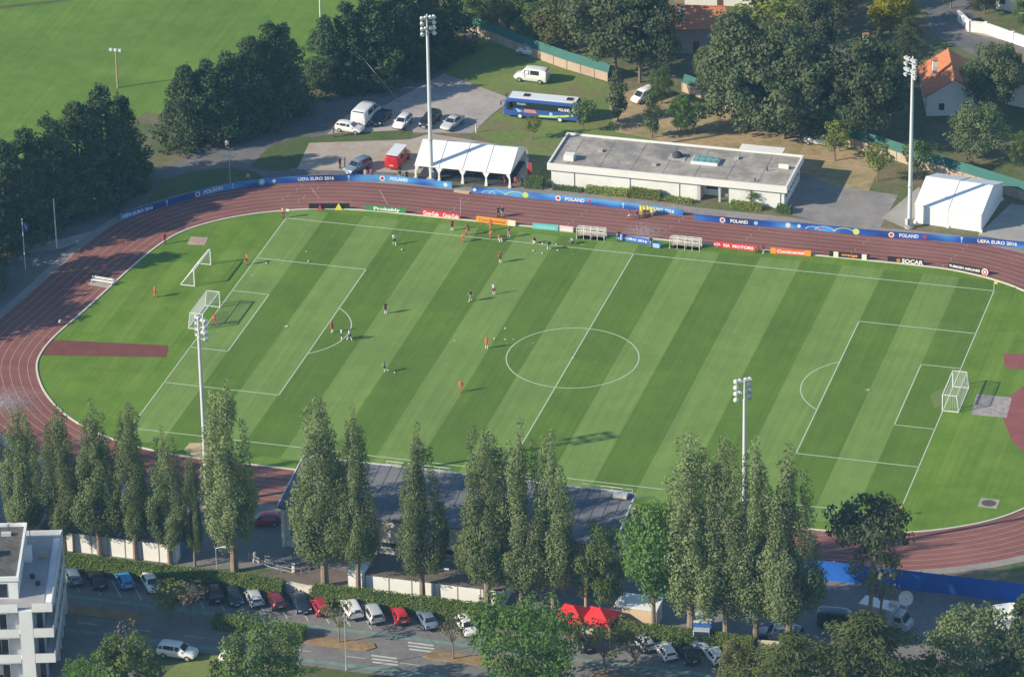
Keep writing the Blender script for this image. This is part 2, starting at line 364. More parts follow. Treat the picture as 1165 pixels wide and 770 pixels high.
# stagger marks and finish ticks across the lanes
for x0 in (-55,-52.5,-30,-12,2,14,30,44):
    for side in (1, -1):
        b = MB()
        for k in range(8):
            if (k*7+int(abs(x0))) % 3 == 0: continue
            yy = side*(39.6+LANE*(k+.5)); b.box((x0+k*.35*side, yy, .0), (.07, LANE*.8, .004))
        tag(b.build('stagger_mark', m_lane, None, (0, 0, .052)), kind='structure')
# finish and relay lines that cross every lane
for (a, c) in ((P((354,214),(363,226))), (P((432,217),(441,233))), (P((524,226),(524,243)))):
    d = (c-a); tag(MB().box(((a.x+c.x)/2, (a.y+c.y)/2, .056), (d.length, .09, .004), math.atan2(d.y, d.x)).build('finish_line', m_lane), kind='structure')
# run-up strip, landing aprons, throwing circles
sheet('runup_strip', [(-73.0,-11.6),(-55.6,-9.4),(-54.7,-12.9),(-71.8,-16.4)], 0.044, m_track2)
sheet('jump_apron', [(72.6,6),(61.8,6.2),(60.2,2.1),(60.6,-3.7),(63.0,-9.8),(66.5,-15),(71,-22),(73,-9)], 0.044, m_track3)
sheet('runup_strip', [(57.3,15.1),(72.6,17),(72.6,12),(58.3,10.7)], 0.046, m_track3)
sheet('gravel_or_sunlit_patch', [(56.0,2.2),(60.8,2.3),(61.2,-3.7),(56.4,-3.9)], 0.046, mix_mat('cinders',(0.30,0.26,0.24),(0.40,0.35,0.32),1.0,fine=0.2,fscale=3))
def framed_pad(px, w_, d_, m1, m2, name, rz=0.0):
    c = at(*px); tag(MB().box((c.x, c.y, .035), (w_, d_, .05), rz).build(name, m1), kind='structure')
    tag(MB().prism([(c.x+math.cos(t*PI/10)*w_*.38, c.y+math.sin(t*PI/10)*d_*.38) for t in range(20)], .06, .068).build('throwing_circle', m2), kind='structure')
framed_pad((225,274.5), 2.6, 2.6, m_beige, mat('pink_paving',(0.45,0.27,0.23),0.8,0.1,2), 'throwing_pad', R(8))
framed_pad((1125,572.5), 2.5, 2.4, m_conc, m_pit, 'throwing_pad')
tag(MB().prism(P((209,512),(216,504),(240,504),(245,520),(230,523)), 0.0, 0.06).build('sand_pit', m_sand), kind='structure')
c = at(116, 323); tag(MB().box((c.x, c.y, .04), (3.6, 2.0, .05), R(-8)).build('jump_box', m_beige), kind='structure')

# worn turf in the goalmouths
m_worn = mix_mat('worn_turf', (0.135,0.205,0.045), (0.165,0.205,0.062), 0.5, fine=.12, fscale=2)
# ---- pitch: mown bands, then the lines
edges = [-52.5,-47,-41.6,-36.1,-30.1,-24.1,-18,-12,-6,0,6,12,18,24,30,36,41.7,47,52.5]
YN, YF = -37.6, 37.2
for i in range(len(edges)-1):
    sheet('mown_band', [(edges[i],YN),(edges[i+1],YN),(edges[i+1],YF),(edges[i],YF)], 0.036, grass_pitch_l if i % 2 == 0 else grass_pitch_d)
# paler mower passes behind the goals
for (x0, x1) in ((-58,-55.2),(-63.6,-60.8),(-69,-66.4),(55.4,57.8),(60.2,62.6),(65,67.2)):
    s_ = 24 if abs(x0) < 60 else (18 if abs(x0) < 65 else 8)
    sheet('mown_band', [(x0,-s_),(x1,-s_),(x1,s_*.9),(x0,s_*.9)], 0.034, grass_in2)
for sx in (-1, 1):
    for (cx, cy, ra, rb, sd) in ((51.3,0,1.1,3.0,1),(41.5,0,.6,.7,2)):
        random.seed(sd+sx); sheet('worn_patch', [(sx*cx+ra*math.cos(k*PI/8)*random.uniform(.7,1.2), cy+rb*math.sin(k*PI/8)*random.uniform(.7,1.15)) for k in range(16)], 0.040, m_worn)
LW = 0.15; zl = 0.044
def line(x0, y0, x1, y1, w_=LW):
    d = Vector((x1-x0, y1-y0, 0)); tag(MB().box(((x0+x1)/2, (y0+y1)/2, zl), (d.length+w_, w_, .004), math.atan2(d.y, d.x)).build('pitch_line', m_pitchline), kind='structure')
def arc(cx, cy, r, a0, a1, z=None):
    n = max(8, int((a1-a0)/4)); z = zl if z is None else z; b = MB()
    for i in range(n):
        t0, t1 = R(a0+(a1-a0)*i/n), R(a0+(a1-a0)*(i+1)/n)
        b.poly([(cx+rr*math.cos(t), cy+rr*math.sin(t), z) for rr, t in ((r-LW/2,t0),(r+LW/2,t0),(r+LW/2,t1),(r-LW/2,t1))])
    o = b.build('pitch_line', m_pitchline); o['kind'] = 'structure'
    return o
for s in (1, -1):
    line(-52.5, 34*s, 52.5, 34*s); line(52.5*s, -34, 52.5*s, 34)
    for d, hw in ((16.5, 20.16), (5.5, 9.16)):
        x = s*(52.5-d); line(x, -hw, x, hw)
        for q in (1, -1): line(s*52.5, q*hw, x, q*hw)
    c0 = math.degrees(math.acos(5.5/9.15)); ctr = 180 if s > 0 else 0
    arc(s*41.5, 0, 9.15, ctr-c0, ctr+c0)
    arc(s*41.5, 0, .13, 0, 360)
line(0, -34, 0, 34); arc(0, 0, 9.15, 0, 360); arc(0, 0, .13, 0, 360)
# ------------------------------------------------------------------ common paints
WHITE = mat('white_enamel', (0.78,0.78,0.76), 0.5, 0.05, 2.0)
TENT = mat('tent_canvas', (0.80,0.80,0.79), 0.55, 0.05, 1.1, var2=(0.25,0.04), bump=0.25)
STEEL = mat('galvanised_steel', (0.52,0.54,0.56), 0.45, 0.10, 1.0, metal=0.2)
DARKM = mat('dark_metal', (0.05,0.05,0.055), 0.5)
GLASS = mat('dark_glass', (0.022,0.028,0.035), 0.12, spec=0.6)
LAMPG = mat('lamp_glass', (0.62,0.64,0.66), 0.15, spec=0.7)
RENDER_W = mat('white_render', (0.74,0.735,0.70), 0.8, 0.06, 0.7, var2=(0.12,0.06))
RENDER_G = mat('grey_render', (0.50,0.49,0.475), 0.85, 0.08, 0.6)
RED = mat('red_paint', (0.62,0.035,0.03), 0.5)
YELLOW = mat('yellow_print', (0.78,0.68,0.04), 0.6)
GREENP = mat('green_print', (0.05,0.22,0.07), 0.6)
ORANGE = mat('orange_print', (0.80,0.30,0.03), 0.6)
BLACKP = mat('black_print', (0.018,0.018,0.02), 0.6)
TEALP = mat('teal_print', (0.12,0.50,0.46), 0.6)
BLUEP = mat('blue_print', (0.045,0.13,0.50), 0.6)
PALEB = mat('pale_blue_print', (0.36,0.58,0.75), 0.6)
CREAM = mat('cream_print', (0.74,0.66,0.52), 0.6)
LIME = mat('lime_print', (0.55,0.68,0.15), 0.6)
NET = mat('white_net', (0.70,0.72,0.70), 0.8)

def banner_mat():
    m = bpy.data.materials.new('printed_banner'); m.use_nodes = True; n = m.node_tree; N = n.nodes; L = n.links
    b = N['Principled BSDF']; b.inputs['Roughness'].default_value = 0.55
    g = N.new('ShaderNodeNewGeometry'); mp = N.new('ShaderNodeMapping'); mp.inputs['Scale'].default_value = (0.13,0.13,0.35); L.new(g.outputs['Position'], mp.inputs['Vector'])
    t = N.new('ShaderNodeTexNoise'); t.inputs['Scale'].default_value = 1.0; t.inputs['Detail'].default_value = 1.0; L.new(mp.outputs[0], t.inputs['Vector'])
    rp = N.new('ShaderNodeValToRGB'); e = rp.color_ramp.elements; e[0].position = .36; e[0].color = (0.012,0.035,0.17,1); e[1].position = .68; e[1].color = (0.10,0.36,0.72,1)
    k = e.new(.52); k.color = (0.020,0.095,0.42,1); L.new(t.outputs['Fac'], rp.inputs[0]); L.new(rp.outputs[0], b.inputs['Base Color']); return m
BANNER = banner_mat()

# ------------------------------------------------------------------ printed banners along the track fence
def path_at(path, xp):
    for i in range(len(path)-1):
        a, c = pix(path[i])[0], pix(path[i+1])[0]
        if a <= xp <= c or i == len(path)-2:
            t = (xp-a)/(c-a); p = path[i].lerp(path[i+1], t); d = path[i+1]-path[i]; return p, math.atan2(d.y, d.x)
    return path[0], 0.0
def smooth_path(pts, n=8):
    q = [2*pts[0]-pts[1]]+pts+[2*pts[-1]-pts[-2]]; out = []
    for i in range(1, len(q)-2):
        for k in range(n):
            t = k/n; p0, p1, p2, p3 = q[i-1], q[i], q[i+1], q[i+2]
            out.append(0.5*((2*p1)+(p2-p0)*t+(2*p0-5*p1+4*p2-p3)*t*t+(3*p1-p0-3*p2+p3)*t**3))
    return out+[pts[-1]]
BH = 1.08
def fence_banner(path, label, marks):
    t = thing('fence_banner', label, 'banner', path[0], group='printed banners on the track fence')
    o0 = path[0]; th = .02; b = MB(); n = len(path)
    for i in range(n-1):
        a, c = path[i]-o0, path[i+1]-o0; d = (c-a).normalized(); nn = Vector((-d.y, d.x, 0))*th
        b.add([a-nn+Vector((0,0,.06)), c-nn+Vector((0,0,.06)), c+nn+Vector((0,0,.06)), a+nn+Vector((0,0,.06)),
               a-nn+Vector((0,0,BH)), c-nn+Vector((0,0,BH)), c+nn+Vector((0,0,BH)), a+nn+Vector((0,0,BH))], [(0,3,2,1),(4,5,6,7),(0,1,5,4),(2,3,7,6)] + ([(3,0,4,7)] if i == 0 else []) + ([(1,2,6,5)] if i == n-2 else []))
    b.build('fabric', BANNER, t)
    L_ = sum((path[i+1]-path[i]).length for i in range(n-1)); m = int(L_/3.0); step = 0; acc = 0
    for i in range(0, n):
        if i == 0 or acc >= 2.4 or i == n-1:
            d = path[min(i+1, n-1)]-path[max(i-1, 0)]; d.normalize(); q = path[i]-o0+Vector((-d.y, d.x, 0))*.09
            MB().tube(q, q+Vector((0,0,1.16)), .035, n=6).build('post', STEEL, t); acc = 0
        if i < n-1: acc += (path[i+1]-path[i]).length
    for mk in marks:
        kind = mk[0]
        p, a = path_at(path, (mk[1]+mk[2])/2 if kind == 'text' else mk[1])
        nrm = Vector((math.sin(a), -math.cos(a), 0)); tan = Vector((math.cos(a), math.sin(a), 0)); base = p-o0+nrm*.03
        if kind == 'text':
            pa, _ = path_at(path, mk[1]); pb, _ = path_at(path, mk[2])
            me = text_mesh(mk[3], 1.0, .035); xs = [q.co.x for q in me.vertices]; ys = [q.co.y for q in me.vertices]; x0, x1, y0, y1 = min(xs), max(xs), min(ys), max(ys); hh = .56
            for q in me.vertices:
                u = mk[1]+(mk[2]-mk[1])*(q.co.x-x0)/(x1-x0); pp, aa = path_at(path, u); zz = .57+hh*((q.co.y-y0)/(y1-y0)-.5)
                q.co = pp-o0+Vector((math.sin(aa), -math.cos(aa), 0))*(.032+q.co.z)+Vector((0,0,zz))
            me.materials.clear(); me.materials.append(WHITE); link('lettering', me, t)
        elif kind == 'disc':
            for r, mm, dz in mk[3]:
                pts = [base+nrm*dz+tan*(r*math.cos(q*PI/8))+Vector((0,0,.56+r*math.sin(q*PI/8))) for q in range(16)]
                MB().poly(pts).build('emblem', mm, t)
        elif kind == 'arc':
            r0 = mk[3]; bb = MB()
            for q in range(14):
                t0, t1 = R(8+q*164/14), R(8+(q+1)*164/14)
                bb.poly([base+nrm*.004+tan*(rr*2.0*math.cos(tt))+Vector((0,0,.12+rr*math.sin(tt)*1.0)) for rr, tt in ((r0,t0),(r0+.10,t0),(r0+.10,t1),(r0,t1))])
            bb.build('printed_arc', mk[4], t)
        elif kind == 'cup':
            pts = [(-.07,.12),(.07,.12),(.04,.3),(.05,.55),(.14,.75),(.10,1.0),(-.10,1.0),(-.14,.75),(-.05,.55),(-.04,.3)]
            MB().poly([base+tan*x*1.3+Vector((0,0,z)) for x, z in pts]).build('emblem', PALEB, t)
    return t
EM = lambda x: ('disc', x, 0, [(.42, WHITE, 0), (.25, RED, .006)])
DI = lambda x, r=.42: ('disc', x, 0, [(r, PALEB, 0), (r*.6, WHITE, .006)])
pth1 = smooth_path(P((138,251),(190,235),(250,218.5),(295,211.5),(340,208),(390,206.5),(440,207),(480,211),(514,215)))
fence_banner(pth1, 'long blue printed banner curving round the bend of the track', [('text',139.5,174,'UEFA EURO 2016'),('cup',190,0),EM(225),('text',232,254,'POLAND'),('cup',265,0),DI(298,.5),DI(312,.3),
   ('text',339,380,'UEFA EURO 2016'),('cup',397,0),EM(435),('text',444,464,'POLAND'),DI(507,.36)])
pth2 = smooth_path(P((537,219.5),(590,225),(660,232),(720,239),(777,246)))
fence_banner(pth2, 'blue printed banner between the white marquee and the flat roofed clubhouse door', [DI(540,.3),('arc',556,0,.45,PALEB),('arc',566,0,.6,PALEB),('arc',587,0,.75,LIME),('disc',598,0,[(.46,LIME,.008)]),
   EM(635),('text',643,665,'POLAND'),('disc',671,0,[(.25,RED,0)]),('cup',709,0),('text',728,767,'UEFA EURO 2016')])
pth3 = smooth_path(P((790,251),(850,257),(920,262),(1000,270),(1080,275.5),(1170,283)))
fence_banner(pth3, 'blue printed banner running along the track in front of the closed white marquee', [EM(822),('text',831,851,'POLAND'),('disc',860,0,[(.3,PALEB,0)]),DI(896.5,.44),DI(909,.3),('arc',925,0,.5,PALEB),('disc',933,0,[(.2,RED,.008)]),('arc',938,0,.65,PALEB),('arc',961,0,.75,LIME),
   ('disc',974,0,[(.48,LIME,.008)]),EM(1014),('text',1023,1045,'POLAND'),('disc',1052,0,[(.28,RED,0)]),('cup',1094,0),('text',1112,1157,'UEFA EURO 2016')])
# short loose panel lying in the gap of the banners
c = at(525.5, 219); tg = thing('flat_board', 'pale orange board lying flat in the gap between two blue banners', 'board', c, R(-4))
MB().box((0,0,.10), (2.4,.75,.10)).build('panel', mat('peach_board',(0.62,0.42,0.28),0.7), tg)
for x in (-.9,.9): MB().box((x,0,.025), (.12,.7,.05)).build('batten', mat('raw_wood',(0.38,0.27,0.17),0.8), tg)

# ------------------------------------------------------------------ advertising boards along the far touchline
def ad_board(x0, y0, x1, y1, base_m, label, prints, h=.92):
    a, c = at(x0, y0), at(x1, y1); d = c-a; Lb = d.length; an = math.atan2(d.y, d.x); mid = (a+c)/2
    t = thing('advertising_board', label, 'board', mid, an, 'advertising boards along the far touchline')
    b = MB(); b.add([(-Lb/2,-.02,.05),(Lb/2,-.02,.05),(Lb/2,.02,.05),(-Lb/2,.02,.05),(-Lb/2,.10,h),(Lb/2,.10,h),(Lb/2,.14,h),(-Lb/2,.14,h)], [(0,3,2,1),(4,5,6,7),(0,1,5,4),(1,2,6,5),(2,3,7,6),(3,0,4,7)])
    b.build('panel', base_m, t)
    for k in range(3):
        x = -Lb/2+.3+k*(Lb-.6)/2; MB().tube((x,.14,h*.8), (x,.62,.02), .025, n=6).build('strut', DARKM, t)
    tilt = math.degrees(math.atan2(h-.05, .12))
    for p in prints:
        f = lambda u, z: Vector((-Lb/2+Lb*u, -.03+.12*(z-.05)/(h-.05), z))
        if p[0] == 't':
            _, u0, u1, s, mm, hh = p
            o = lettering(s, (u1-u0)*Lb, hh, mm, t, f((u0+u1)/2, h*.5), 0, tilt, .03)
        elif p[0] == 'r':
            _, u0, u1, mm = p
            MB().poly([f(u0,.06)+Vector((0,.002,0)), f(u1,.06)+Vector((0,.002,0)), f(u1,h-.01)+Vector((0,.002,0)), f(u0,h-.01)+Vector((0,.002,0))]).build('printed_panel', mm, t)
        elif p[0] == 'tri':
            _, u, wd, mm, hh = p; b = MB(); q = f(u,.03); b.add([q+Vector((-wd,-.25,0)), q+Vector((wd,-.25,0)), q+Vector((0,-.02,hh)), q+Vector((0,.0,0))], [(0,1,2),(1,3,2),(3,0,2),(0,3,1)]); b.build('printed_triangle', mm, t)
        elif p[0] == 'd':
            _, u, r, mm, dy = p; MB().poly([f(u, h*.5)+Vector((r*math.cos(q*PI/9), -dy+.12*(r*math.sin(q*PI/9))/(h-.05), r*math.sin(q*PI/9))) for q in range(18)]).build('emblem', mm, t)
    return t
REDB = mat('red_board', (0.60,0.035,0.045), 0.6)
ad_board(351.5,238.5,398,238.3, BLACKP, 'dark advertising board with a red and a yellow triangle near the corner flag', [('tri',.27,.38,RED,.8),('tri',.73,.60,YELLOW,1.0)])
ad_board(415,240,461.6,243.8, GREENP, 'green advertising board with white script lettering', [('t',.22,.86,'Probably',WHITE,.62)])
ad_board(480,245,523.5,250.4, REDB, 'red advertising board with the same white script twice', [('t',.04,.44,'Coca-Cola',WHITE,.58),('t',.55,.96,'Coca-Cola',WHITE,.58)])
ad_board(541.8,252.5,586.5,258, ORANGE, 'orange advertising board with a cream end behind the group of players', [('r',.80,.995,CREAM),('t',.06,.74,'Continental',mat('brown_print',(0.35,0.10,0.02),0.6),.42)])
ad_board(605.8,260.5,635,263, TEALP, 'pale teal advertising board next to the players bench shelter', [('t',.12,.88,'Hisense',PALEB,.40)])
ad_board(636.5,263.3,652,265, mat('pink_white_board',(0.66,0.52,0.50),0.6), 'short whitish pink advertising board between the teal board and the bench shelter', [('t',.1,.9,'adidas',WHITE,.42)])
ad_board(701,272.5,739,279, BLUEP, 'blue advertising board with a white line of lettering between the two bench shelters', [('r',.02,.16,PALEB),('t',.24,.92,'EURO 2016',WHITE,.34)])
ad_board(811.5,281,860,286.5, REDB, 'red advertising board with wide white capitals, right of the second bench shelter', [('t',.02,.17,'KIA',WHITE,.46),('t',.24,.39,'KIA',WHITE,.46),('t',.45,.94,'MOTORS',WHITE,.46)])
ad_board(876.5,288.5,922.5,292, mat('red_orange_board',(0.70,0.13,0.04),0.6), 'red board with white lettering and bright orange ends', [('r',.0,.13,ORANGE),('r',.86,1.0,ORANGE),('t',.16,.84,'Continental',WHITE,.46)])
ad_board(943.5,292.5,989.5,296.8, BLACKP, 'black advertising board with two pale orange squares and an orange word', [('r',.10,.22,CREAM),('r',.80,.92,CREAM),('t',.30,.70,'orange',ORANGE,.42)])
ad_board(1009.7,298.4,1050.5,302.6, BLACKP, 'black advertising board with large white block capitals', [('d',.30,.26,ORANGE,.002),('d',.30,.12,BLACKP,.006),('t',.40,.99,'SOCAR',WHITE,.62)])
ad_board(1078.5,305.2,1125,313.8, BLACKP, 'black advertising board with thin white capitals and a round red emblem, nearest the corner', [('t',.02,.78,'TURKISH AIRLINES',WHITE,.36),('d',.90,.50,WHITE,.002),('d',.90,.38,RED,.006),('d',.90,.18,WHITE,.010)])

# ------------------------------------------------------------------ team bench shelters
def dugout(x0, y0, x1, y1, label):
    a, c = at(x0, y0), at(x1, y1); d = c-a; Lb = d.length; t = thing('bench_shelter', label, 'shelter', (a+c)/2, math.atan2(d.y, d.x), 'team bench shelters by the far touchline')
    PLEX = mat('cloudy_plastic', (0.50,0.44,0.40), 0.3, 0.15, 1.5); Hh = 1.75
    for x in [-Lb/2+Lb*k/4 for k in range(5)]:
        MB().tube((x,-.55,.02), (x,-.50,Hh-.35), .04, n=6).tube((x,-.50,Hh-.35), (x,-.2,Hh), .04, n=6).tube((x,-.2,Hh), (x,.75,Hh-.15), .04, n=6).tube((x,.75,Hh-.15), (x,.85,.02), .04, n=6).build('frame', WHITE, t)
    for y, z in ((-.2,Hh), (.75,Hh-.15), (.85,.1), (-.5,Hh-.35)): MB().tube((-Lb/2,y,z), (Lb/2,y,z), .045, n=6).build('rail', WHITE, t)
    MB().add([(-Lb/2,.77,Hh-.2),(Lb/2,.77,Hh-.2),(Lb/2,.85,.15),(-Lb/2,.85,.15),(-Lb/2,.79,Hh-.2),(Lb/2,.79,Hh-.2),(Lb/2,.87,.15),(-Lb/2,.87,.15)], [(3,2,1,0),(4,5,6,7),(0,1,5,4),(2,3,7,6)]).build('back_panel', PLEX, t)
    MB().bx(-Lb/2+.2, Lb/2-.2, .25, .62, .38, .44).build('seat', mat('bench_wood',(0.42,0.33,0.24),0.7), t)
    MB().bx(-Lb/2, Lb/2, -.6, .95, .0, .03).build('floor_mat', m_conc, t)
    for x in (-Lb/2+.3, 0, Lb/2-.3): MB().bx(x-.04, x+.04, .3, .55, .02, .38).build('bench_leg', STEEL, t)
dugout(657,270.5,688.5,273.5, 'white framed bench shelter beside the short pinkish board')
dugout(763,281.5,797,285, 'white framed bench shelter beside the red board with capitals')
c = at(747, 281.5); tb = thing('equipment_box', 'pale blue equipment trunk at the end of the blue board', 'trunk', c, R(-6))
MB().box((0,0,.42), (1.1,.65,.66)).build('body', PALEB, tb); MB().box((0,0,.79), (1.14,.69,.08)).build('lid', BLUEP, tb)
for x in (-.4,.4): MB().tube((x,-.25,.05),(x,.25,.05),.05).build('caster', DARKM, tb)

# ------------------------------------------------------------------ goals
def goal(p0, p1, depth, topdepth, label, parent_rz=None, net=True):
    """p0, p1: feet of the two front posts; depth runs to the left of p0->p1"""
    p0, p1 = Vector(p0), Vector(p1); d = p1-p0; W_ = d.length; an = math.atan2(d.y, d.x)
    t = thing('football_goal', label, 'goal', (p0+p1)/2, an, 'football goals')
    Hg = 2.44; r = .085; x0, x1 = -W_/2, W_/2
    for x in (x0, x1): MB().tube((x,0,0), (x,0,Hg), r, n=10).build('post', WHITE, t)
    MB().tube((x0-r,0,Hg), (x1+r,0,Hg), r, n=10).build('crossbar', WHITE, t)
    rr = .05
    for x in (x0, x1):
        b = MB(); b.tube((x,0,Hg), (x,topdepth,Hg), rr).tube((x,topdepth,Hg), (x,depth,.05), rr).tube((x,depth,.05), (x,0,.05), rr*1.2); b.build('side_frame', WHITE, t)
    MB().tube((x0,depth,.05), (x1,depth,.05), rr*1.2).build('ground_bar', WHITE, t)
    if topdepth > .3: MB().tube((x0,topdepth,Hg), (x1,topdepth,Hg), rr).build('rear_bar', WHITE, t)
    nb = MB(); nr = .012
    k = int(W_/.26)
    for i in range(k+1):
        x = x0+W_*i/k
        nb.tube((x,0,Hg), (x,topdepth,Hg), nr, n=3, caps=False); nb.tube((x,topdepth,Hg), (x,depth,.05), nr, n=3, caps=False)
    for i in range(9):
        u = i/9; nb.tube((x0,topdepth+(depth-topdepth)*u,Hg*(1-u)), (x1,topdepth+(depth-topdepth)*u,Hg*(1-u)), nr, n=3, caps=False)
        for x in (x0, x1):
            nb.tube((x,0,Hg*(1-u)), (x,topdepth+(depth-topdepth)*u,Hg*(1-u)), nr, n=3, caps=False)
            dd = depth*(i+.5)/9; zt = Hg if dd < topdepth else Hg*(depth-dd)/max(depth-topdepth,.01)
            nb.tube((x,dd,.05), (x,dd,zt), nr, n=3, caps=False)
    for i in range(1, 6):
        if topdepth > .3: nb.tube((x0,topdepth*i/6,Hg), (x1,topdepth*i/6,Hg), nr, n=3, caps=False)
    nb.build('net', NET, t); return t
goal((-52.45,-3.66,0), (-52.45,3.66,0), 2.2, 1.9, 'white goal with its net on the goal line beside the nearest tall floodlight')
goal((52.45,3.66,0), (52.45,-3.66,0), 2.2, 1.9, 'white goal with its net on the goal line beside the cinder landing area')
ga, gb = at(221.5,325.8), at(240,301.5)
goal(ga, gb, 2.1, .25, 'spare white goal with slanting back standing on the grass behind the goal line')

# corner flags
for (x, y, mm, lab) in ((-52.5,34,WHITE,'white corner pole beside a standing official at the far touchline'), (52.5,34,YELLOW,'corner pole with a small yellow flag next to the board with a round emblem'), (52.5,-34,ORANGE,'corner pole with a small orange flag by the dark umbrella shaped pine')):
    t = thing('corner_flag', lab, 'corner flag', (x, y, .03)); MB().tube((0,0,0), (0,0,1.55), .035, n=6).build('pole', WHITE, t)
    b = MB(); b.bx(0.03, .48, -.012, .012, 1.12, 1.5); b.build('flag', mm, t)

# ------------------------------------------------------------------ floodlights
def floodlight(x, y, h, label, aim):
    t = thing('floodlight_mast', label, 'floodlight', (x, y, 0), aim, 'tall floodlight masts round the pitch')
    MB().tube((0,0,0), (0,0,.35), .75, .7, 12).build('footing', m_conc, t)
    MB().tube((0,0,.35), (0,0,h-2.6), .34, .20, 14).tube((0,0,h-2.6), (0,0,h+.1), .13, .10, 10).build('pole', mat('mast_paint',(0.60,0.62,0.63),0.45,0.06,0.5), t, smooth=False)
    for k in range(4):
        z = h-.25-.85*k; MB().tube((-1.05,-.16,z), (1.05,-.16,z), .055, n=6).build('crossarm', STEEL, t)
        for x_ in (-.92, -.40, .40, .92):
            if abs(x_) < .5 and k in (1, 3): continue
            b = MB(); b.tube((x_,-.22,z+.10), (x_,-.62,z-.10), .20, .34, 10); o = b.build('floodlight_head', mat('lamp_housing',(0.60,0.60,0.60),0.4), t)
            MB().tube((x_,-.625,z-.103), (x_,-.64,z-.110), .31, .31, 10).build('lens', LAMPG, o)
    for s in (-1, 1): MB().tube((s*.98,-.16,h-2.9), (s*.98,-.16,h-.1), .045, n=6).build('side_rail', STEEL, t)
    for z in (6.5,): MB().tube((-.05,0,z), (.05,0,z), .55, .55, 12).build('collar', STEEL, t) if False else MB().tube((0,0,z), (0,0,z+.25), .38, .38, 12).build('collar', STEEL, t)
    # cable box at the foot
    MB().box((0,-.5,1.1), (.5,.35,1.0)).build('control_box', RENDER_G, t)
for (x, y, h, a, lab) in ((-35.3,-52.2,27.2,R(145),'tall floodlight mast standing among the poplars in front of a goal'), (-35.5,51.7,26.6,R(35),'tall floodlight mast in front of the open white marquee'),
                       (36.8,51.8,26.9,R(-35),'tall floodlight mast in front of the closed white marquee'), (36.4,-52.2,26.9,R(-145),'floodlight mast rising behind the cluster of poplars near the pine')):
    floodlight(x, y, h, lab, a)

# ------------------------------------------------------------------ marquees
def corners(pxs, z=0): return [at(x, y, z) for x, y in pxs]
def marquee(a, c, depth, eave, rise, label, bays, open_front):
    d = c-a; Lb = d.length; t = thing('marquee', label, 'marquee', a, math.atan2(d.y, d.x)); ov = .12
    b = MB(); th = .05
    for (y0, z0, y1, z1) in ((-ov,eave-.05,depth/2,eave+rise), (depth/2,eave+rise,depth+ov,eave-.05)):
        b.add([(-ov,y0,z0),(Lb+ov,y0,z0),(Lb+ov,y1,z1),(-ov,y1,z1),(-ov,y0,z0-th),(Lb+ov,y0,z0-th),(Lb+ov,y1,z1-th),(-ov,y1,z1-th)], [(0,1,2,3),(7,6,5,4),(0,4,5,1),(1,5,6,2),(2,6,7,3),(3,7,4,0)])
    r_ = b.build('roof', TENT, t)
    for k in range(1, bays):
        x = Lb*k/bays; MB().tube((x,-ov,eave-.02), (x,depth/2,eave+rise+.03), .045, n=6).tube((x,depth/2,eave+rise+.03), (x,depth+ov,eave-.02), .045, n=6).build('roof_seam', mat('seam_grey',(0.62,0.62,0.62),0.6), r_)
    for x in (0.0, Lb):
        s = .03 if x == 0 else -.03
        MB().add([(x,0,.1 if not open_front else eave-.35),(x,depth,.1 if not open_front else eave-.35),(x,depth,eave-.06),(x,depth/2,eave+rise-.08),(x,0,eave-.06),
                  (x+s,0,.1 if not open_front else eave-.35),(x+s,depth,.1 if not open_front else eave-.35),(x+s,depth,eave-.06),(x+s,depth/2,eave+rise-.08),(x+s,0,eave-.06)], [(0,1,2,3,4),(9,8,7,6,5),(0,5,6,1),(1,6,7,2),(2,7,8,3),(3,8,9,4),(4,9,5,0)]).build('gable', TENT, t)
    MB().bx(.02, Lb-.02, depth-.03, depth, .05, eave-.07).build('rear_wall', TENT, t)
    for k in range(bays+1):
        x = Lb*k/bays
        for y in (0.06, depth-.1):
            MB().tube((x,y,0), (x,y,eave-.07), .06, n=8).build('pole', WHITE, t)
            MB().box((x,y,.2), (.42,.42,.4)).build('ballast', WHITE, t)
        if open_front:   # tied-back curtains flare at the eave
            MB().add([(x-.62 if k else x,.0,eave-.08),(x+.62 if k < bays else x,.0,eave-.08),(x+.12,.0,eave-1.0),(x-.12,.0,eave-1.0),(x+.16,.0,.5),(x-.16,.0,.5),
                      (x-.62 if k else x,.06,eave-.08),(x+.62 if k < bays else x,.06,eave-.08),(x+.12,.06,eave-1.0),(x-.12,.06,eave-1.0),(x+.16,.06,.5),(x-.16,.06,.5)],
                     [(0,3,2,1),(3,5,4,2),(6,7,8,9),(9,8,10,11),(0,1,7,6),(1,2,8,7),(2,4,10,8),(4,5,11,10),(5,3,9,11),(3,0,6,9)]).build('curtain', TENT, t)
    if open_front: MB().bx(.1, Lb-.1, .35, depth-.1, .0, .07).build('shade_floor', mat('shade_flooring',(0.055,0.058,0.065),0.8,0.2,1.0), t)  # deck added and coloured dark to stand for the shade inside
    if not open_front:
        for k in range(bays): MB().bx(Lb*k/bays+.07, Lb*(k+1)/bays-.07, -.0, .03, .05, eave-.07).build('wall_panel', TENT, t)
    return t, Lb
a = at(473,204); c = at(580,214); tentL, TL = marquee(a, c, 9.6, 2.35, 2.1, 'open fronted white marquee with tied back curtains behind the blue banners', 4, True)
# tables and chairs in the shade of the open marquee
for k in range(5):
    q = a.lerp(c, (k+.6)/5.4)+Vector((.6,2.2+.5*(k%2),.07)); tt = thing('folding_table', 'dark folding table inside the open marquee', 'table', q, R(10*k), 'tables inside the open marquee')
    MB().box((0,0,.74), (1.8,.8,.05)).build('tabletop', mat('table_top',(0.20,0.18,0.16),0.6), tt)
    for x in (-.75,.75):
        for y in (-.3,.3): MB().tube((x,y,0),(x,y,.715),.025,n=6).build('leg', DARKM, tt)
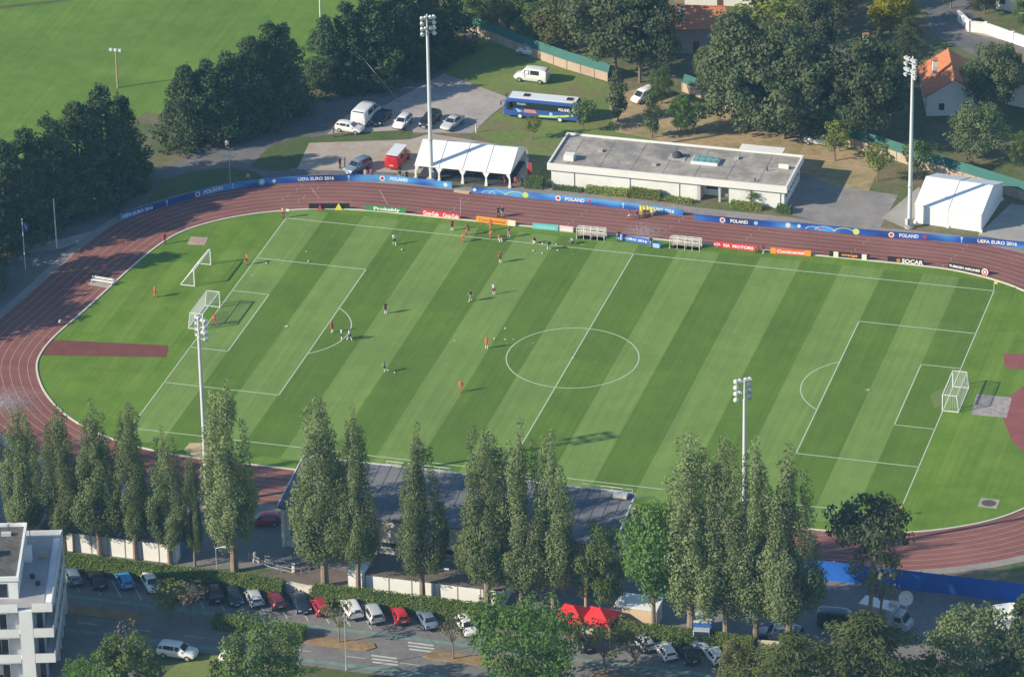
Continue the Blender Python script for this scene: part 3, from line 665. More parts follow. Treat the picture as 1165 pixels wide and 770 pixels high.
# red hanging flags on the open marquee's end
q = at(600,206); tf = thing('feather_flag', 'red feather flags hanging at the end of the open marquee', 'flag', q)
MB().tube((0,0,0),(0,0,3.1),.035,n=6).build('pole', STEEL, tf); MB().bx(.04,.75,-.015,.015,.9,3.05).build('cloth', mat('dark_red_cloth',(0.36,0.05,0.06),0.8), tf)
a = at(1041,254); c = at(1116,264.5); marquee(a, c, 11.5, 3.0, 2.0, 'closed white marquee striped by the floodlight shadow', 2, False)

# ------------------------------------------------------------------ clubhouse
def clubhouse():
    x0, x1, y0, y1 = -17.6, 17.7, 53.9, 64.4; t = thing('clubhouse', 'long white single storey clubhouse with a grey gravel flat roof', 'building', (0,0,0))
    FA = mat('white_fascia',(0.76,0.75,0.70),0.75,0.05,0.5,var2=(0.15,0.05)); dx0, dx1 = 4.6, 9.4
    w_ = MB(); w_.bx(x0, dx0, y0, y1, 0, 2.75); w_.bx(dx1, x1, y0, y1, 0, 2.75); w_.bx(dx0, dx1, y0+2.2, y1, 0, 2.75); w_.build('wall', RENDER_W, t)
    MB().bx(x0-.5, x1+.5, y0-.5, y1+.5, 2.45+.31, 3.52).build('fascia', FA, t)
    MB().bx(x0-.2, x1+.2, y0-.2, y1+.2, 3.525, 3.545).build('roof', mix_mat('roof_gravel',(0.29,0.262,0.23),(0.41,0.37,0.325),0.35,fine=0.16,fscale=1.2,c3=(0.215,0.205,0.195),s3=0.16), t)
    for (a0,a1,b0,b1) in ((x0-.5,x1+.5,y0-.5,y0-.22),(x0-.5,x1+.5,y1+.22,y1+.5),(x0-.5,x0-.22,y0-.21,y1+.21),(x1+.22,x1+.5,y0-.21,y1+.21)):
        MB().bx(a0,a1,b0,b1,3.522,3.80).build('parapet', FA, t)
    # porch recess: side wall, window, door, column
    MB().bx(dx0+.9, dx0+2.6, y0+2.14, y0+2.19, 1.0, 2.1).build('window', GLASS, t)
    MB().bx(dx0+.8, dx0+2.7, y0+2.10, y0+2.13, .92, 1.0).build('window_sill', WHITE, t)
    MB().bx(dx0+3.2, dx0+4.2, y0+2.13, y0+2.18, .02, 2.15).build('door', mat('grey_door',(0.25,0.26,0.27),0.5), t)
    MB().bx(dx0+.02, dx0+.5, y0-.04, y0+2.15, .0, 2.74).build('porch_wall', RENDER_G, t)
    MB().bx(dx1-1.6, dx1-1.3, y0+.1, y0+.4, 0, 2.74).build('column', RENDER_G, t)
    # roof furniture
    p = at(803,184,3.6); sk = MB(); sk.box((p.x,p.y,3.75),(4.0,2.3,.42)); so_ = sk.build('skylight', WHITE, t)
    for k in range(4):
        for j in range(2): MB().box((p.x-1.46+.97*k,p.y-.55+1.1*j,4.0),(.86,1.0,.10),0,0,.9).build('skylight_pane', mat('skylight_glass',(0.16,0.34,0.32),0.15,0.3,3.0,spec=.6), so_)
    p = at(771,179,3.6); MB().box((p.x,p.y,3.60),(2.6,1.9,.10)).build('vent_plinth', mat('lead_grey',(0.42,0.40,0.38),0.7), t); vn = MB(); vn.ball((p.x-.1,p.y+.1,3.85),.8,10,6,sz=.8); vn.ball((p.x+.8,p.y+.3,3.8),.42,8,6,sz=.6); vn.build('roof_cowl', mat('sooty_metal',(0.06,0.055,0.06),0.7,0.3,3), t)
    p = at(893,192,3.6); MB().box((p.x-.2,p.y,3.95),(1.5,.25,.7)).build('roof_fin', FA, t)
    p = at(648,181,3.6); MB().box((p.x,p.y,3.98),(1.5,1.3,.9)).build('roof_hatch', FA, t)
    for px_ in ((859,206),(873,194)):
        p = at(*px_,3.6); MB().tube((p.x,p.y,3.54),(p.x,p.y,4.1),.10,n=8).build('vent_pipe', DARKM, t)
    for x in (x0+3.5,x0+12.0,x0+19.5,x1-5.0,x1-.6): MB().tube((x,y0-.06,.02),(x,y0-.06,2.74),.05,n=6).build('downpipe', mat('pipe_grey',(0.45,0.45,0.44),0.6), t)
    for k in range(7): MB().bx(x0+2.4+4.8*k,x0+2.48+4.8*k,y0+.3,y1-.3,3.546,3.556).build('roof_joint', mat('bitumen_joint',(0.14,0.135,0.13),0.8), t)
    for (x,y) in ((x0+6,y0+6),(x0+15,y0+3),(x1-9,y0+8)): MB().box((x,y,3.70),(.7,.7,.3)).build('roof_vent', mat('lead_grey',(0.42,0.40,0.38)), t)
    # lower annexe at the rear
    p = at(865,176,2.9); MB().bx(p.x-3.2,p.x+3.0,y1+.55,y1+3.6,0,2.9).build('annexe', RENDER_W, t); MB().bx(p.x-3.4,p.x+3.2,y1+.55,y1+3.8,2.905,3.15).build('annexe_roof', FA, t)
    for k in range(6): MB().bx(x1+.001,x1+.03,y0+1.0+1.5*k,y0+1.9+1.5*k,1.3,2.3).build('window', GLASS, t)
    for k in range(9): MB().bx(x0+1+3.8*k,x0+2.6+3.8*k,y1,y1+.03,1.4,2.3).build('window', GLASS, t)
clubhouse()

# ------------------------------------------------------------------ main stand by the near touchline
def grandstand():
    x0, x1 = -22.8, 21.4; t = thing('grandstand', 'covered grandstand with a dark sloping roof seen from behind', 'grandstand', (0,0,0))
    ROOF = mix_mat('stand_roof',(0.125,0.13,0.15),(0.155,0.16,0.175),0.2,fine=0.1,fscale=0.8,c3=(0.19,0.185,0.185),s3=0.08)
    yf, yb, zf, zb = -49.2, -60.4, 7.3, 5.8
    MB().add([(x0,yb,zb),(x1,yb,zb),(x1,yf,zf),(x0,yf,zf),(x0,yb,zb-.3),(x1,yb,zb-.3),(x1,yf,zf-.45),(x0,yf,zf-.45)], [(0,1,2,3),(7,6,5,4),(0,4,5,1),(1,5,6,2),(2,6,7,3),(3,7,4,0)]).build('roof', ROOF, t)
    for k in range(1, 30):
        x = x0+(x1-x0)*k/30; MB().add([(x-.03,yb,zb+.004),(x+.03,yb,zb+.004),(x+.03,yf,zf+.004),(x-.03,yf,zf+.004),(x-.03,yb,zb+.05),(x+.03,yb,zb+.05),(x+.03,yf,zf+.05),(x-.03,yf,zf+.05)], [(4,5,6,7),(0,1,5,4),(1,2,6,5),(2,3,7,6),(3,0,4,7)]).build('roof_seam', ROOF, t)
    EDGE = mat('white_trim',(0.62,0.62,0.60),0.6,0.05,1)
    MB().bx(x0-.1,x1+.1,yf+.02,yf+.25,zf-.5,zf+.08).build('front_fascia', EDGE, t)
    for x in (x0-.16, x1+.02): MB().add([(x,yb,zb-.28),(x+.14,yb,zb-.28),(x+.14,yf,zf-.42),(x,yf,zf-.42),(x,yb,zb+.1),(x+.14,yb,zb+.1),(x+.14,yf,zf+.1),(x,yf,zf+.1)], [(0,3,2,1),(4,5,6,7),(0,1,5,4),(1,2,6,5),(2,3,7,6),(3,0,4,7)]).build('side_fascia', EDGE, t)
    # guard rail with camera gantry above the front edge
    for (a0, a1) in ((x0+.2,x0+1.4),(-11.5,-3.0),(3.5,7.8),(14.5,x1-.2)):
        for z in (.45,.9): MB().tube((a0,yf-.3,zf+z-.05),(a1,yf-.3,zf+z-.05),.045,n=6).build('roof_rail', EDGE, t)
        m_ = max(1, int((a1-a0)/1.3))
        for k in range(m_+1): MB().tube((a0+(a1-a0)*k/m_,yf-.3,zf-.02),(a0+(a1-a0)*k/m_,yf-.3,zf+.9),.04,n=6).build('rail_post', EDGE, t)
    MB().box((x1-1.6,yf-1.1,zf+.28),(1.8,1.0,.5)).build('camera_platform', EDGE, t)
    # walls
    WG = mat('stand_wall',(0.52,0.50,0.47),0.85,0.10,0.5,var2=(0.15,0.10))
    MB().bx(x0+.3,x1-.3,yb+.35,yb+.65,0,zb-.31).build('rear_wall', WG, t)
    MB().add([(x0+.3,yb+.66,0),(x0+.3,yf-2.0,0),(x0+.3,yf-2.0,2.2),(x0+.3,yb+4,zb-.1),(x0+.3,yb+.66,zb-.35),(x0+.6,yb+.66,0),(x0+.6,yf-2.0,0),(x0+.6,yf-2.0,2.2),(x0+.6,yb+4,zb-.1),(x0+.6,yb+.66,zb-.35)], [(4,3,2,1,0),(5,6,7,8,9),(0,1,6,5),(1,2,7,6),(2,3,8,7),(3,4,9,8),(4,0,5,9)]).build('side_wall', WG, t)
    MB().add([(x1-.6,yb+.66,0),(x1-.6,yf-2.0,0),(x1-.6,yf-2.0,2.2),(x1-.6,yb+4,zb-.1),(x1-.6,yb+.66,zb-.35),(x1-.3,yb+.66,0),(x1-.3,yf-2.0,0),(x1-.3,yf-2.0,2.2),(x1-.3,yb+4,zb-.1),(x1-.3,yb+.66,zb-.35)], [(4,3,2,1,0),(5,6,7,8,9),(0,1,6,5),(1,2,7,6),(2,3,8,7),(3,4,9,8),(4,0,5,9)]).build('side_wall', WG, t)
    for k in range(8):
        x = x0+.6+k*(x1-x0-1.2)/7; MB().bx(x-.22,x+.22,yb-.05,yb+.33,0,zb-.35).build('pillar', RENDER_W, t)
        if k < 7:
            xm = x+3.1
            MB().bx(xm-2.2,xm+2.2,yb+.31,yb+.345,1.6,2.25).build('window', GLASS, t)
            MB().bx(xm-2.4,xm+2.4,yb+.25,yb+.30,1.45,1.6).build('window_sill', RENDER_W, t)
            if k in (2, 5): MB().bx(xm+2.3,xm+2.85,yb+.30,yb+.34,0.02,2.1).build('door', mat('blue_door',(0.10,0.14,0.20),0.5), t)
            MB().bx(xm-2.75,xm+2.75,yb+.20,yb+.345,0.02,.85).build('plinth_panel', RENDER_W, t)
    SEAT = mat('seat_concrete',(0.34,0.33,0.32),0.85,0.1,0.6)
    for k in range(8): MB().bx(x0+.65,x1-.65,yf-2.0-(k+1)*.95,yf-2.0-k*.95,0.0,1.0+.42*k).build('terrace_step', SEAT, t)
    for k in range(7):
        x = x0+1+k*(x1-x0-2)/6; MB().tube((x,yf-1.7,0),(x,yf-1.7,zf-.7),.12,n=8).build('column', STEEL, t)
grandstand()

# ------------------------------------------------------------------ low white buildings by the hedge
def row_building(x0, x1, y0, y1, h, label, joints, roofm, end=None, name='shed'):
    t = thing(name, label, 'building', (x0, y0, 0)); L_, D_ = x1-x0, y1-y0
    MB().bx(0, L_, 0, D_, 0, h-.02).build('wall', mat('shed_white',(0.78,0.77,0.74),0.75,0.04,0.8), t)
    MB().bx(-.15, L_+.15, -.12, D_+.15, h, h+.16).build('roof', roofm, t)
    for k in range(1, joints): MB().bx(L_*k/joints-.05, L_*k/joints+.05, -.05, -.002, .05, h-.1).build('pilaster', mat('joint_grey',(0.34,0.33,0.32),0.8), t)
    if end: MB().bx(L_+.002, L_+.05, D_*.25, D_*.6, .02, h*.82).build('door', mat('steel_blue_door',(0.10,0.20,0.34),0.5), t)
    return t
ROOFD = mix_mat('felt_roof',(0.075,0.072,0.075),(0.10,0.095,0.095),0.4,fine=0.2,fscale=1.5)
ROOFB = mix_mat('brown_roof',(0.135,0.105,0.088),(0.17,0.135,0.11),0.4,fine=0.15,fscale=1.2)
row_building(-52.5,-34.2,-67.9,-61.0,2.75,'long white changing block with a dark flat roof behind the hedge and poplars',8,ROOFD,True,'changing_block')
row_building(-8.6,9.4,-68.7,-63.4,2.3,'long low white block with brown flat roof below the grandstand wall',6,ROOFB,False,'storage_block')
tt = row_building(-10.9,-8.75,-68.9,-66.4,2.65,'small square white kiosk at the end of the long low white block',1,WHITE,False,'ticket_kiosk')
MB().bx(.5,1.6,-.04,-.005,1.1,2.0).build('hatch', RENDER_W, tt)

# beige kiosk with white roof
p = at(705,712); tk = thing('food_kiosk', 'beige fronted kiosk with a white flat roof beside the red canopies', 'kiosk', (p.x+.2, p.y+.4, 0))
MB().bx(0,4.4,0,3.0,0,2.5).build('wall', mat('beige_panel',(0.66,0.50,0.34),0.8,0.05,1), tk); MB().bx(-1.0,4.5,-.1,3.4,2.505,2.7).build('roof', WHITE, tk)
MB().bx(4.402,4.44,.8,2.0,.05,2.1).build('door', RENDER_G, tk)

# red canopies
def canopy(px_, label):
    c = at(*px_); t = thing('canopy_tent', label, 'canopy', c, R(-6)); m = mat('red_canvas',(0.70,0.035,0.04),0.65,0.05,1.0)
    s = 1.95; b = MB(); b.add([(-s,-s,2.35),(s,-s,2.35),(s,s,2.35),(-s,s,2.35),(0,0,3.45)], [(0,1,4),(1,2,4),(2,3,4),(3,0,4)]); b.build('roof', m, t)
    for (x0,x1,y0,y1) in ((-s,s,-s-.012,-s+.012),(-s,s,s-.012,s+.012),(-s-.012,-s+.012,-s+.02,s-.02),(s-.012,s+.012,-s+.02,s-.02)): MB().bx(x0,x1,y0,y1,2.02,2.345).build('valance', m, t)
    for x in (-s+.05,s-.05):
        for y in (-s+.05,s-.05): MB().tube((x,y,0),(x,y,2.36),.04,n=6).build('leg', WHITE, t)
canopy((653,716), 'red pitched canopy behind the hedge, on the poplar trunk side')
canopy((683,719), 'red pitched canopy behind the hedge, next to the beige kiosk')

# ------------------------------------------------------------------ fences and walls
def panel_fence(pts, label, h1, h2, panel_m, screen_m, lean=0.0, name='boundary_fence', post=2.6, pz=.03):
    t = thing(name, label, 'fence', pts[0]); o0 = pts[0]; pm, sm = MB(), MB()
    for i in range(len(pts)-1):
        a, c = pts[i]-o0, pts[i+1]-o0; d = c-a; L_ = d.length; d.normalize(); an = math.atan2(d.y, d.x); nn = Vector((-d.y, d.x, 0)); k = max(1, round(L_/post))
        for j in range(k):
            q0, q1 = a+d*(L_*j/k), a+d*(L_*(j+1)/k); mid = (q0+q1)/2; l_ = (q1-q0).length
            if h1: pm.box((mid.x,mid.y,h1/2), (l_-(.14 if pz > 0 else 0),.10,h1), an)
            if h2 > h1:
                f0, f1 = q0+nn*.02, q1+nn*.02; g0, g1 = f0+nn*lean, f1+nn*lean; e = nn*.03; z0, z1 = Vector((0,0,h1+.02)), Vector((0,0,h2))
                sm.add([f0+z0,f1+z0,g1+z1,g0+z1,f0+z0+e,f1+z0+e,g1+z1+e,g0+z1+e], [(0,1,2,3),(7,6,5,4),(0,4,5,1),(1,5,6,2),(2,6,7,3),(3,7,4,0)])
            MB().box((q0.x-nn.x*(pz or -.14),q0.y-nn.y*(pz or -.14),(h1 or h2)/2+.04-(.06 if pz < 0 else 0)), (.14,.16,(h1 or h2)+.08), an).build('post', mat('fence_post',(0.30,0.27,0.24),0.85), t)
    if pm.v: pm.build('panels', panel_m, t)
    if sm.v: sm.build('screen', screen_m, t)
    return t
PANEL = mat('concrete_panel',(0.44,0.34,0.25),0.85,0.14,0.5,var2=(0.2,0.12)); SCREEN = mat('green_screen',(0.030,0.130,0.112),0.7,0.10,0.6)
panel_fence([at(*q) for q in ((520,33),(560,47),(600,63),(645,79),(692,93))], 'tan panel fence with green windbreak above, behind the parked white van', 1.45, 2.75, PANEL, SCREEN, .55)
panel_fence([at(*q) for q in ((776,104),(806,115),(840,130),(880,145),(940,160),(1005,178),(1050,193),(1110,211),(1190,236))], 'tan panel fence with green windbreak above, passing behind the closed marquee', 1.45, 2.75, PANEL, SCREEN, .55)
BLUEF = mat('blue_fence_cover',(0.024,0.135,0.56),0.55,0.16,0.5,var2=(0.1,0.12))
panel_fence([Vector((23,-52.4,0)),Vector((34,-52.5,0)),Vector((48,-52.5,0)),Vector((62,-52.4,0)),Vector((84,-52.3,0))], 'tall bright blue screened fence along the near side of the track', 0, 2.75, BLUEF, BLUEF, 0.0, 'screen_fence', 3.0, .0)
WALLW = mat('garden_wall_white',(0.80,0.78,0.74),0.8,0.05,0.5)
def garden_wall(pts, h, label, m=WALLW, w_=.3):
    t = thing('garden_wall', label, 'wall', pts[0]); b = MB(); cp = MB()
    for i in range(len(pts)-1):
        a, c = pts[i]-pts[0], pts[i+1]-pts[0]; d = c-a; an = math.atan2(d.y,d.x); mid = (a+c)/2
        b.box((mid.x,mid.y,h/2),(d.length,w_,h),an); cp.box((mid.x,mid.y,h+.05),(d.length+.05,w_+.12,.09),an)
        MB().box((c.x,c.y,h/2+.12),(.5,.5,h+.25),an).build('pier', m, t)
    b.build('masonry', m, t); cp.build('coping', m, t)
garden_wall([at(*q) for q in ((1090,24),(1103,36),(1121,38),(1152,49),(1185,60))], 1.7, 'white garden wall curving along the far street corner')
garden_wall([at(326,674),at(354,680)], 1.5, 'pale stone wall filling the gap in the hedge above the parked cars', mat('pale_stone',(0.60,0.56,0.46),0.85,0.15,1.5), .5)
garden_wall([at(662,722),at(673,723)], 1.6, 'pale gate wall in the hedge below the red canopies', mat('pale_stone',(0.6,0.56,0.46)), .4)
garden_wall([at(862,741),at(902,744)], 1.5, 'beige wall below the dark pickup at the end of the hedge', mat('beige_wall',(0.62,0.55,0.42),0.85,0.1,1), .35)

# railings by the stadium entrance
def railing(pts, label):
    t = thing('metal_railing', label, 'railing', pts[0], group='entrance railings')
    for i in range(len(pts)-1):
        a, c = pts[i]-pts[0], pts[i+1]-pts[0]
        for z in (.5,1.0): MB().tube(a+Vector((0,0,z)), c+Vector((0,0,z)), .03, n=6).build('rail', STEEL, t)
        k = max(2, int((c-a).length/1.5))
        for j in range(k+1): q = a.lerp(c, j/k); MB().tube(q, q+Vector((0,0,1.05)), .035, n=6).build('post', STEEL, t)
railing(P((283,637),(306,648),(334,655),(352,652)), 'grey entrance railing bending beside the lawn behind the hedge')
railing(P((302,640),(330,644),(356,636)), 'grey entrance railing nearest the grandstand pillar')
for (q, lab) in (((334,651),'white ticket post at the end of the entrance railing'),):
    c = at(*q); t = thing('ticket_post', lab, 'post', c); MB().box((0,0,.6),(.35,.3,1.2)).build('body', RENDER_W, t); MB().box((0,0,1.25),(.45,.4,.1)).build('cap', WHITE, t)
# ------------------------------------------------------------------ apartment block
def apartment():
    H = 10.6; A = at(59.5,694,H); B = at(71.4,610.5,H); d = B-A; D_ = d.length; an = math.atan2(d.y,d.x)-PI/2
    t = thing('apartment_block', 'white balconied apartment block with flat roof terrace at the lower corner', 'building', (A.x,A.y,0), an)
    PL = mat('facade_white',(0.76,0.76,0.75),0.75,0.05,0.5,var2=(0.12,0.05)); DK = mat('recess_wall',(0.40,0.42,0.46),0.85,0.08,0.6); FL = mat('terrace_floor',(0.36,0.35,0.35),0.85,0.12,0.6)
    X0 = -30.0
    MB().bx(X0,-1.2,1.6,D_,0,H).build('wall', DK, t)
    MB().bx(-4.1,-2.5,.02,1.59,0,H-.02).build('pier', PL, t)
    MB().bx(X0,-1.2,.3,D_,H+.005,H+.10).build('terrace', FL, t)
    n = 3; fh = H/n
    for k in range(n+1):
        z = k*fh
        if k:
            # balconies of the front: left bank, right recess; and the long side
            s = MB(); s.bx(X0,-4.15,.0,1.58,z-.2,z-.02); s.bx(-2.45,0,.0,1.58,z-.2,z-.02); s.bx(-1.18,0,1.6,D_,z-.2,z-.02); s.build('balcony_slab', PL, t)
        if 0 < k:
            r_ = MB(); hh = 1.0
            r_.bx(-2.45,0,.0,.14,z-.01,z+hh); r_.bx(-.14,0,.16,D_,z-.01,z+hh); r_.build('balcony_parapet', PL, t)
            if k < n or True: MB().bx(X0,-4.2,-.02,.12,z-.01,z+hh-.05).build('balcony_parapet', PL, t)
        if k < n:
            for j in range(6):
                x = -5.2-j*4.2; f = MB().bx(x-2.38,x-.52,1.56,1.595,z+.08,z+2.3).build('window', WHITE, t); MB().bx(x-2.3,x-1.48,1.53,1.555,z+.15,z+2.24).bx(x-1.42,x-.6,1.53,1.555,z+.15,z+2.24).build('pane', GLASS, f)
                MB().bx(x-2.3,x-1.48-.3*((j+k)%3),1.50,1.525,z+.9+.35*((j*2+k)%3),z+2.24).build('blind', mat('window_blind',(0.55,0.50,0.42),0.8,.2,.3), f)
                MB().bx(x-3.4+.5*((j+k)%2),x-2.9+.5*((j+k)%2),.5,1.0,z,z+.75).build('balcony_planter', mat('terracotta',(0.36,0.16,0.09),0.8), t) if (j+k) % 2 else None
                MB().bx(x-2.42,x-.48,1.50,1.545,z+2.32,z+2.5).build('shutter_box', PL, t)
            MB().bx(-2.1,-1.4,1.55,1.59,z+.1,z+2.3).build('window', GLASS, t)
            for j in range(5):
                y = 3.2+j*(D_-4)/5; MB().bx(-1.195,-1.15,y,y+2.1,z+.1,z+2.3).build('window', GLASS, t)
                MB().bx(-1.17,-.05,y+2.9,y+3.05,z,z+fh-.22).build('divider', PL, t)
            for j in range(5): MB().bx(-9.5-4.2*j+.0,-9.35-4.2*j,.14,1.55,z,z+fh-.22).build('divider', PL, t)
    MB().bx(-.14,-.0,D_-.0,D_+.14,0,H+1.0).build('corner_fin', PL, t)
    MB().bx(X0,-4.1,D_-.14,D_,H+.1,H+1.0).build('terrace_parapet', PL, t); MB().bx(-4.0,-.15,D_-.14,D_,H+.1,H+1.0).build('terrace_parapet', PL, t)
    # set-back top storey with gravel roof and white rim
    MB().bx(X0,-4.3,2.9,D_-2.0,H+.1,H+2.75).build('penthouse_wall', PL, t)
    MB().bx(X0,-4.4,3.1,D_-2.2,H+2.76,H+2.80).build('penthouse_roof', mix_mat('dark_gravel',(0.09,0.082,0.075),(0.13,0.12,0.11),0.5,fine=.2,fscale=2), t)
    for q in ((X0,-4.1,2.7,2.95,),(X0,-4.1,D_-2.2,D_-1.9),(-4.4,-4.1,2.96,D_-2.21)): MB().bx(*q,H+2.65,H+3.2).build('roof_rim', PL, t)
    MB().bx(-4.28,-3.3,D_-6.5,D_-5.8,H+.1,H+2.2).build('chimney_stack', PL, t)
    MB().box((-8,9,H+3.2),(1.6,1.2,.8)).build('roof_vent', PL, t)
    for j in range(4): MB().bx(-7.4-5*j,-5.6-5*j,2.85,2.895,H+.35,H+2.2).build('window', GLASS, t)
    RAILM = mat('balcony_rail',(0.30,0.31,0.33),0.5)
    for k in range(1, n+1):
        z = k*fh+1.06; MB().tube((-2.4,.07,z),(0,.07,z),.03,n=6).tube((-.07,.1,z),(-.07,D_,z),.03,n=6).tube((X0,.05,z-.05),(-4.2,.05,z-.05),.03,n=6).build('handrail', RAILM, t)
    for (x,y,sx,sy,sz) in ((-12,6,1.0,.8,.6),(-15,12,.7,.7,.9),(-6.5,14,1.2,.6,.4),(-20,8,.9,.9,.7)): MB().box((x,y,H+2.8+sz/2),(sx,sy,sz)).build('roof_vent', RENDER_G, t)
    MB().tube((-10,15,H+2.8),(-10,15,H+5.6),.04,n=6).tube((-10.7,15,H+5.2),(-9.3,15,H+5.2),.02,n=6).tube((-10.5,15,H+4.8),(-9.5,15,H+4.8),.02,n=6).build('aerial', STEEL, t)
    MB().box((-2.0,13,H+.5),(1.1,.7,.7)).build('terrace_table', mat('bench_wood',(0.42,0.33,0.24)), t)
    for (x,y) in ((-3.0,8.0),(-2.2,6.2)): MB().tube((x,y,H+.1),(x,y,H+.55),.28,.35,8).build('planter', DARKM, t)
apartment()

# ------------------------------------------------------------------ houses beyond the fence
TILE = mat('orange_tiles',(0.52,0.19,0.085),0.8,0.16,1.2,var2=(4.0,0.12)); TILE_D = mat('brown_tiles',(0.20,0.13,0.10),0.85,0.15,1.2); SLATE = mat('slate_tiles',(0.13,0.13,0.14),0.7,0.15,1.2)
def house(c, rz, L_, W_, eave, ridge, wallm, tilem, label, chim=None, name='house'):
    t = thing(name, label, 'house', (c.x,c.y,0), rz)
    b = MB(); hx, hy = L_/2, W_/2
    b.add([(-hx,-hy,0),(hx,-hy,0),(hx,hy,0),(-hx,hy,0),(-hx,-hy,eave),(hx,-hy,eave),(hx,hy,eave),(-hx,hy,eave),(-hx,0,ridge-.12),(hx,0,ridge-.12)], [(3,2,1,0),(0,1,5,4),(2,3,7,6),(1,2,6,9,5),(3,0,4,8,7)])
    b.build('wall', wallm, t); o = .5; s = (ridge-eave)/hy; th = .18
    b = MB()
    for sg in (-1, 1):
        y1, z1 = sg*(hy+o), eave-s*o; q = [(-hx-o,0,ridge),(hx+o,0,ridge),(hx+o,y1,z1),(-hx-o,y1,z1)]
        b.add(q+[(x,y,z-th) for x,y,z in q], [(0,1,2,3),(7,6,5,4),(0,4,5,1),(1,5,6,2),(2,6,7,3),(3,7,4,0)])
    r_ = b.build('roof', tilem, t)
    MB().tube((-hx-o,0,ridge+.03),(hx+o,0,ridge+.03),.13,n=6).build('ridge_tiles', tilem, r_)
    if chim: MB().box((chim[0],chim[1],ridge+.1),(.9,.7,2.2)).build('chimney', WALLW, r_); MB().box((chim[0],chim[1],ridge+1.25),(1.1,.9,.14)).build('chimney_cap', TILE, r_)
    k = max(2, int(L_/3))
    for j in range(k):
        x = -hx+1.2+j*(L_-2.4)/max(k-1,1)
        for sg in (-1, 1):
            f = MB().box((x,sg*(hy+.012),1.55),(1.1,.02,1.25)).build('window', WALLW, t); MB().box((x,sg*(hy+.03),1.55),(.92,.02,1.08)).build('pane', GLASS, f)
    for sg in (-1, 1):
        for y in (-hy*.45, hy*.45):
            f = MB().box((sg*(hx+.012),y,1.5),(.02,1.0,1.3)).build('window', WALLW, t); MB().box((sg*(hx+.03),y,1.5),(.02,.84,1.12)).build('pane', GLASS, f)
    f = MB().box((0.2,-hy-.012,1.05),(1.0,.02,2.05)).build('door', mat('brown_door',(0.14,0.08,0.05),0.6), t); MB().ball((.55,-hy-.05,1.0),.05,6,4).build('handle', STEEL, f)
    return t
a, c = at(1078.5,56,6.2), at(1086,90,6.2); d = a-c
house((a+c)/2, math.atan2(d.y,d.x), d.length-.6, 8.2, 3.6, 6.2, WALLW, TILE, 'white house with bright orange tiled roof behind a floodlight', (-1.0,2.6))
p = at(783,58); house(Vector((p.x+.5,p.y+3,0)), R(12), 8.5, 8, 4.6, 6.4, mat('mauve_render',(0.42,0.34,0.33),0.85,0.08,0.5), TILE, 'mauve walled house with orange roof edge and white chimney among the trees', (-2.2,-2.6))
p = at(790,10); house(Vector((p.x+3,p.y+6,0)), R(8), 11, 8, 3.4, 5.6, WALLW, TILE, 'house with orange roof at the very top edge of the view')
p = at(962,84); house(Vector((p.x,p.y+3,0)), R(24), 8, 6.5, 2.5, 4.0, WALLW, SLATE, 'white house with slate roof half hidden by dark trees', (2.5,0))
p = at(944,116); house(Vector((p.x,p.y+1.0,0)), R(30), 4.5, 3.4, 2.2, 3.1, WALLW, TILE, 'small outhouse with orange roof tucked under the dark trees', None, 'outhouse')
p = at(1172,124); house(Vector((p.x+2.2,p.y+4,0)), R(-14), 12, 9, 4.4, 6.8, WALLW, TILE_D, 'white house with brown roof and tall windows at the edge beyond the round tree')
p = at(1160,22); house(Vector((p.x+3,p.y+6,0)), R(-16), 13, 9, 4.0, 6.5, WALLW, SLATE, 'pale house in tree shade beyond the white garden wall')

# ------------------------------------------------------------------ lamps, flagpoles, poles
def street_lamp(base, ytop, label, globes=2, m=None):
    c = at(*base); h = height_at(c, ytop); t = thing('street_lamp', label, 'street lamp', c); m = m or STEEL
    MB().tube((0,0,0),(0,0,.5),.11,.09,8).tube((0,0,.5),(0,0,h-.3),.06,.045,8).build('pole', m, t)
    if globes == 2:
        MB().tube((-.55,0,h-.3),(.55,0,h-.3),.035,n=6).build('arm', m, t)
        for x in (-.55,.55): MB().ball((x,0,h-.05),.27,12,8).build('globe', LAMPG, t)
    else:
        MB().tube((0,0,h-.32),(.9,0,h),.04,n=6).build('arm', m, t); MB().box((1.1,0,h+.02),(.6,.24,.12)).build('lamp_head', LAMPG, t)
street_lamp((262,208),176,'street lamp with two white globes behind the bend of the blue banner')
street_lamp((38,268),234,'street lamp with two globes in the shade of the conifers near the flag')
street_lamp((247.5,664),621,'thin street lamp rising from the hedge by the big double poplar',1)
street_lamp((500,697),646,'dark street lamp in front of the long low white block',1,DARKM)
street_lamp((394,762),694,'street lamp on the road median beside the small olive tree',1)
def flagpole(base, ytop, label, cloth=None, r=.07):
    c = at(*base); h = height_at(c, ytop); t = thing('flagpole', label, 'flagpole', c)
    MB().tube((0,0,0),(0,0,h),r,r*.7,8).build('pole', WHITE, t); MB().ball((0,0,h+.05),.1,8,6).build('finial', WHITE, t)
    if cloth:
        b = MB(); n = 8; vs = []
        for i in range(n+1):
            u = i/n; x = .06+u*.75; y = .12*math.sin(u*7); z = -.5*u
            vs += [(x,y,h-.15+z),(x,y,h-1.25+z*1.2)]
        b.add(vs, [(2*i,2*i+1,2*i+3,2*i+2) for i in range(n)]); b.build('flag', cloth, t)
flagpole((64.5,282),227,'plain white flagpole at the outer edge of the track',None,.11)
flagpole((29,307),250,'flagpole with a limp blue flag beside the conifers',mat('blue_cloth',(0.05,0.09,0.32),0.8))
c = at(134,100); h = height_at(c,57); t = thing('light_pole','wooden pole with twin lamps on the open grass field','light pole',c)
MB().tube((0,0,0),(0,0,h),.16,.11,8).build('pole', mat('weathered_wood',(0.40,0.30,0.19),0.85,0.1,1), t); MB().tube((-.8,0,h-.25),(.8,0,h-.25),.05,n=6).build('crossarm', STEEL, t)
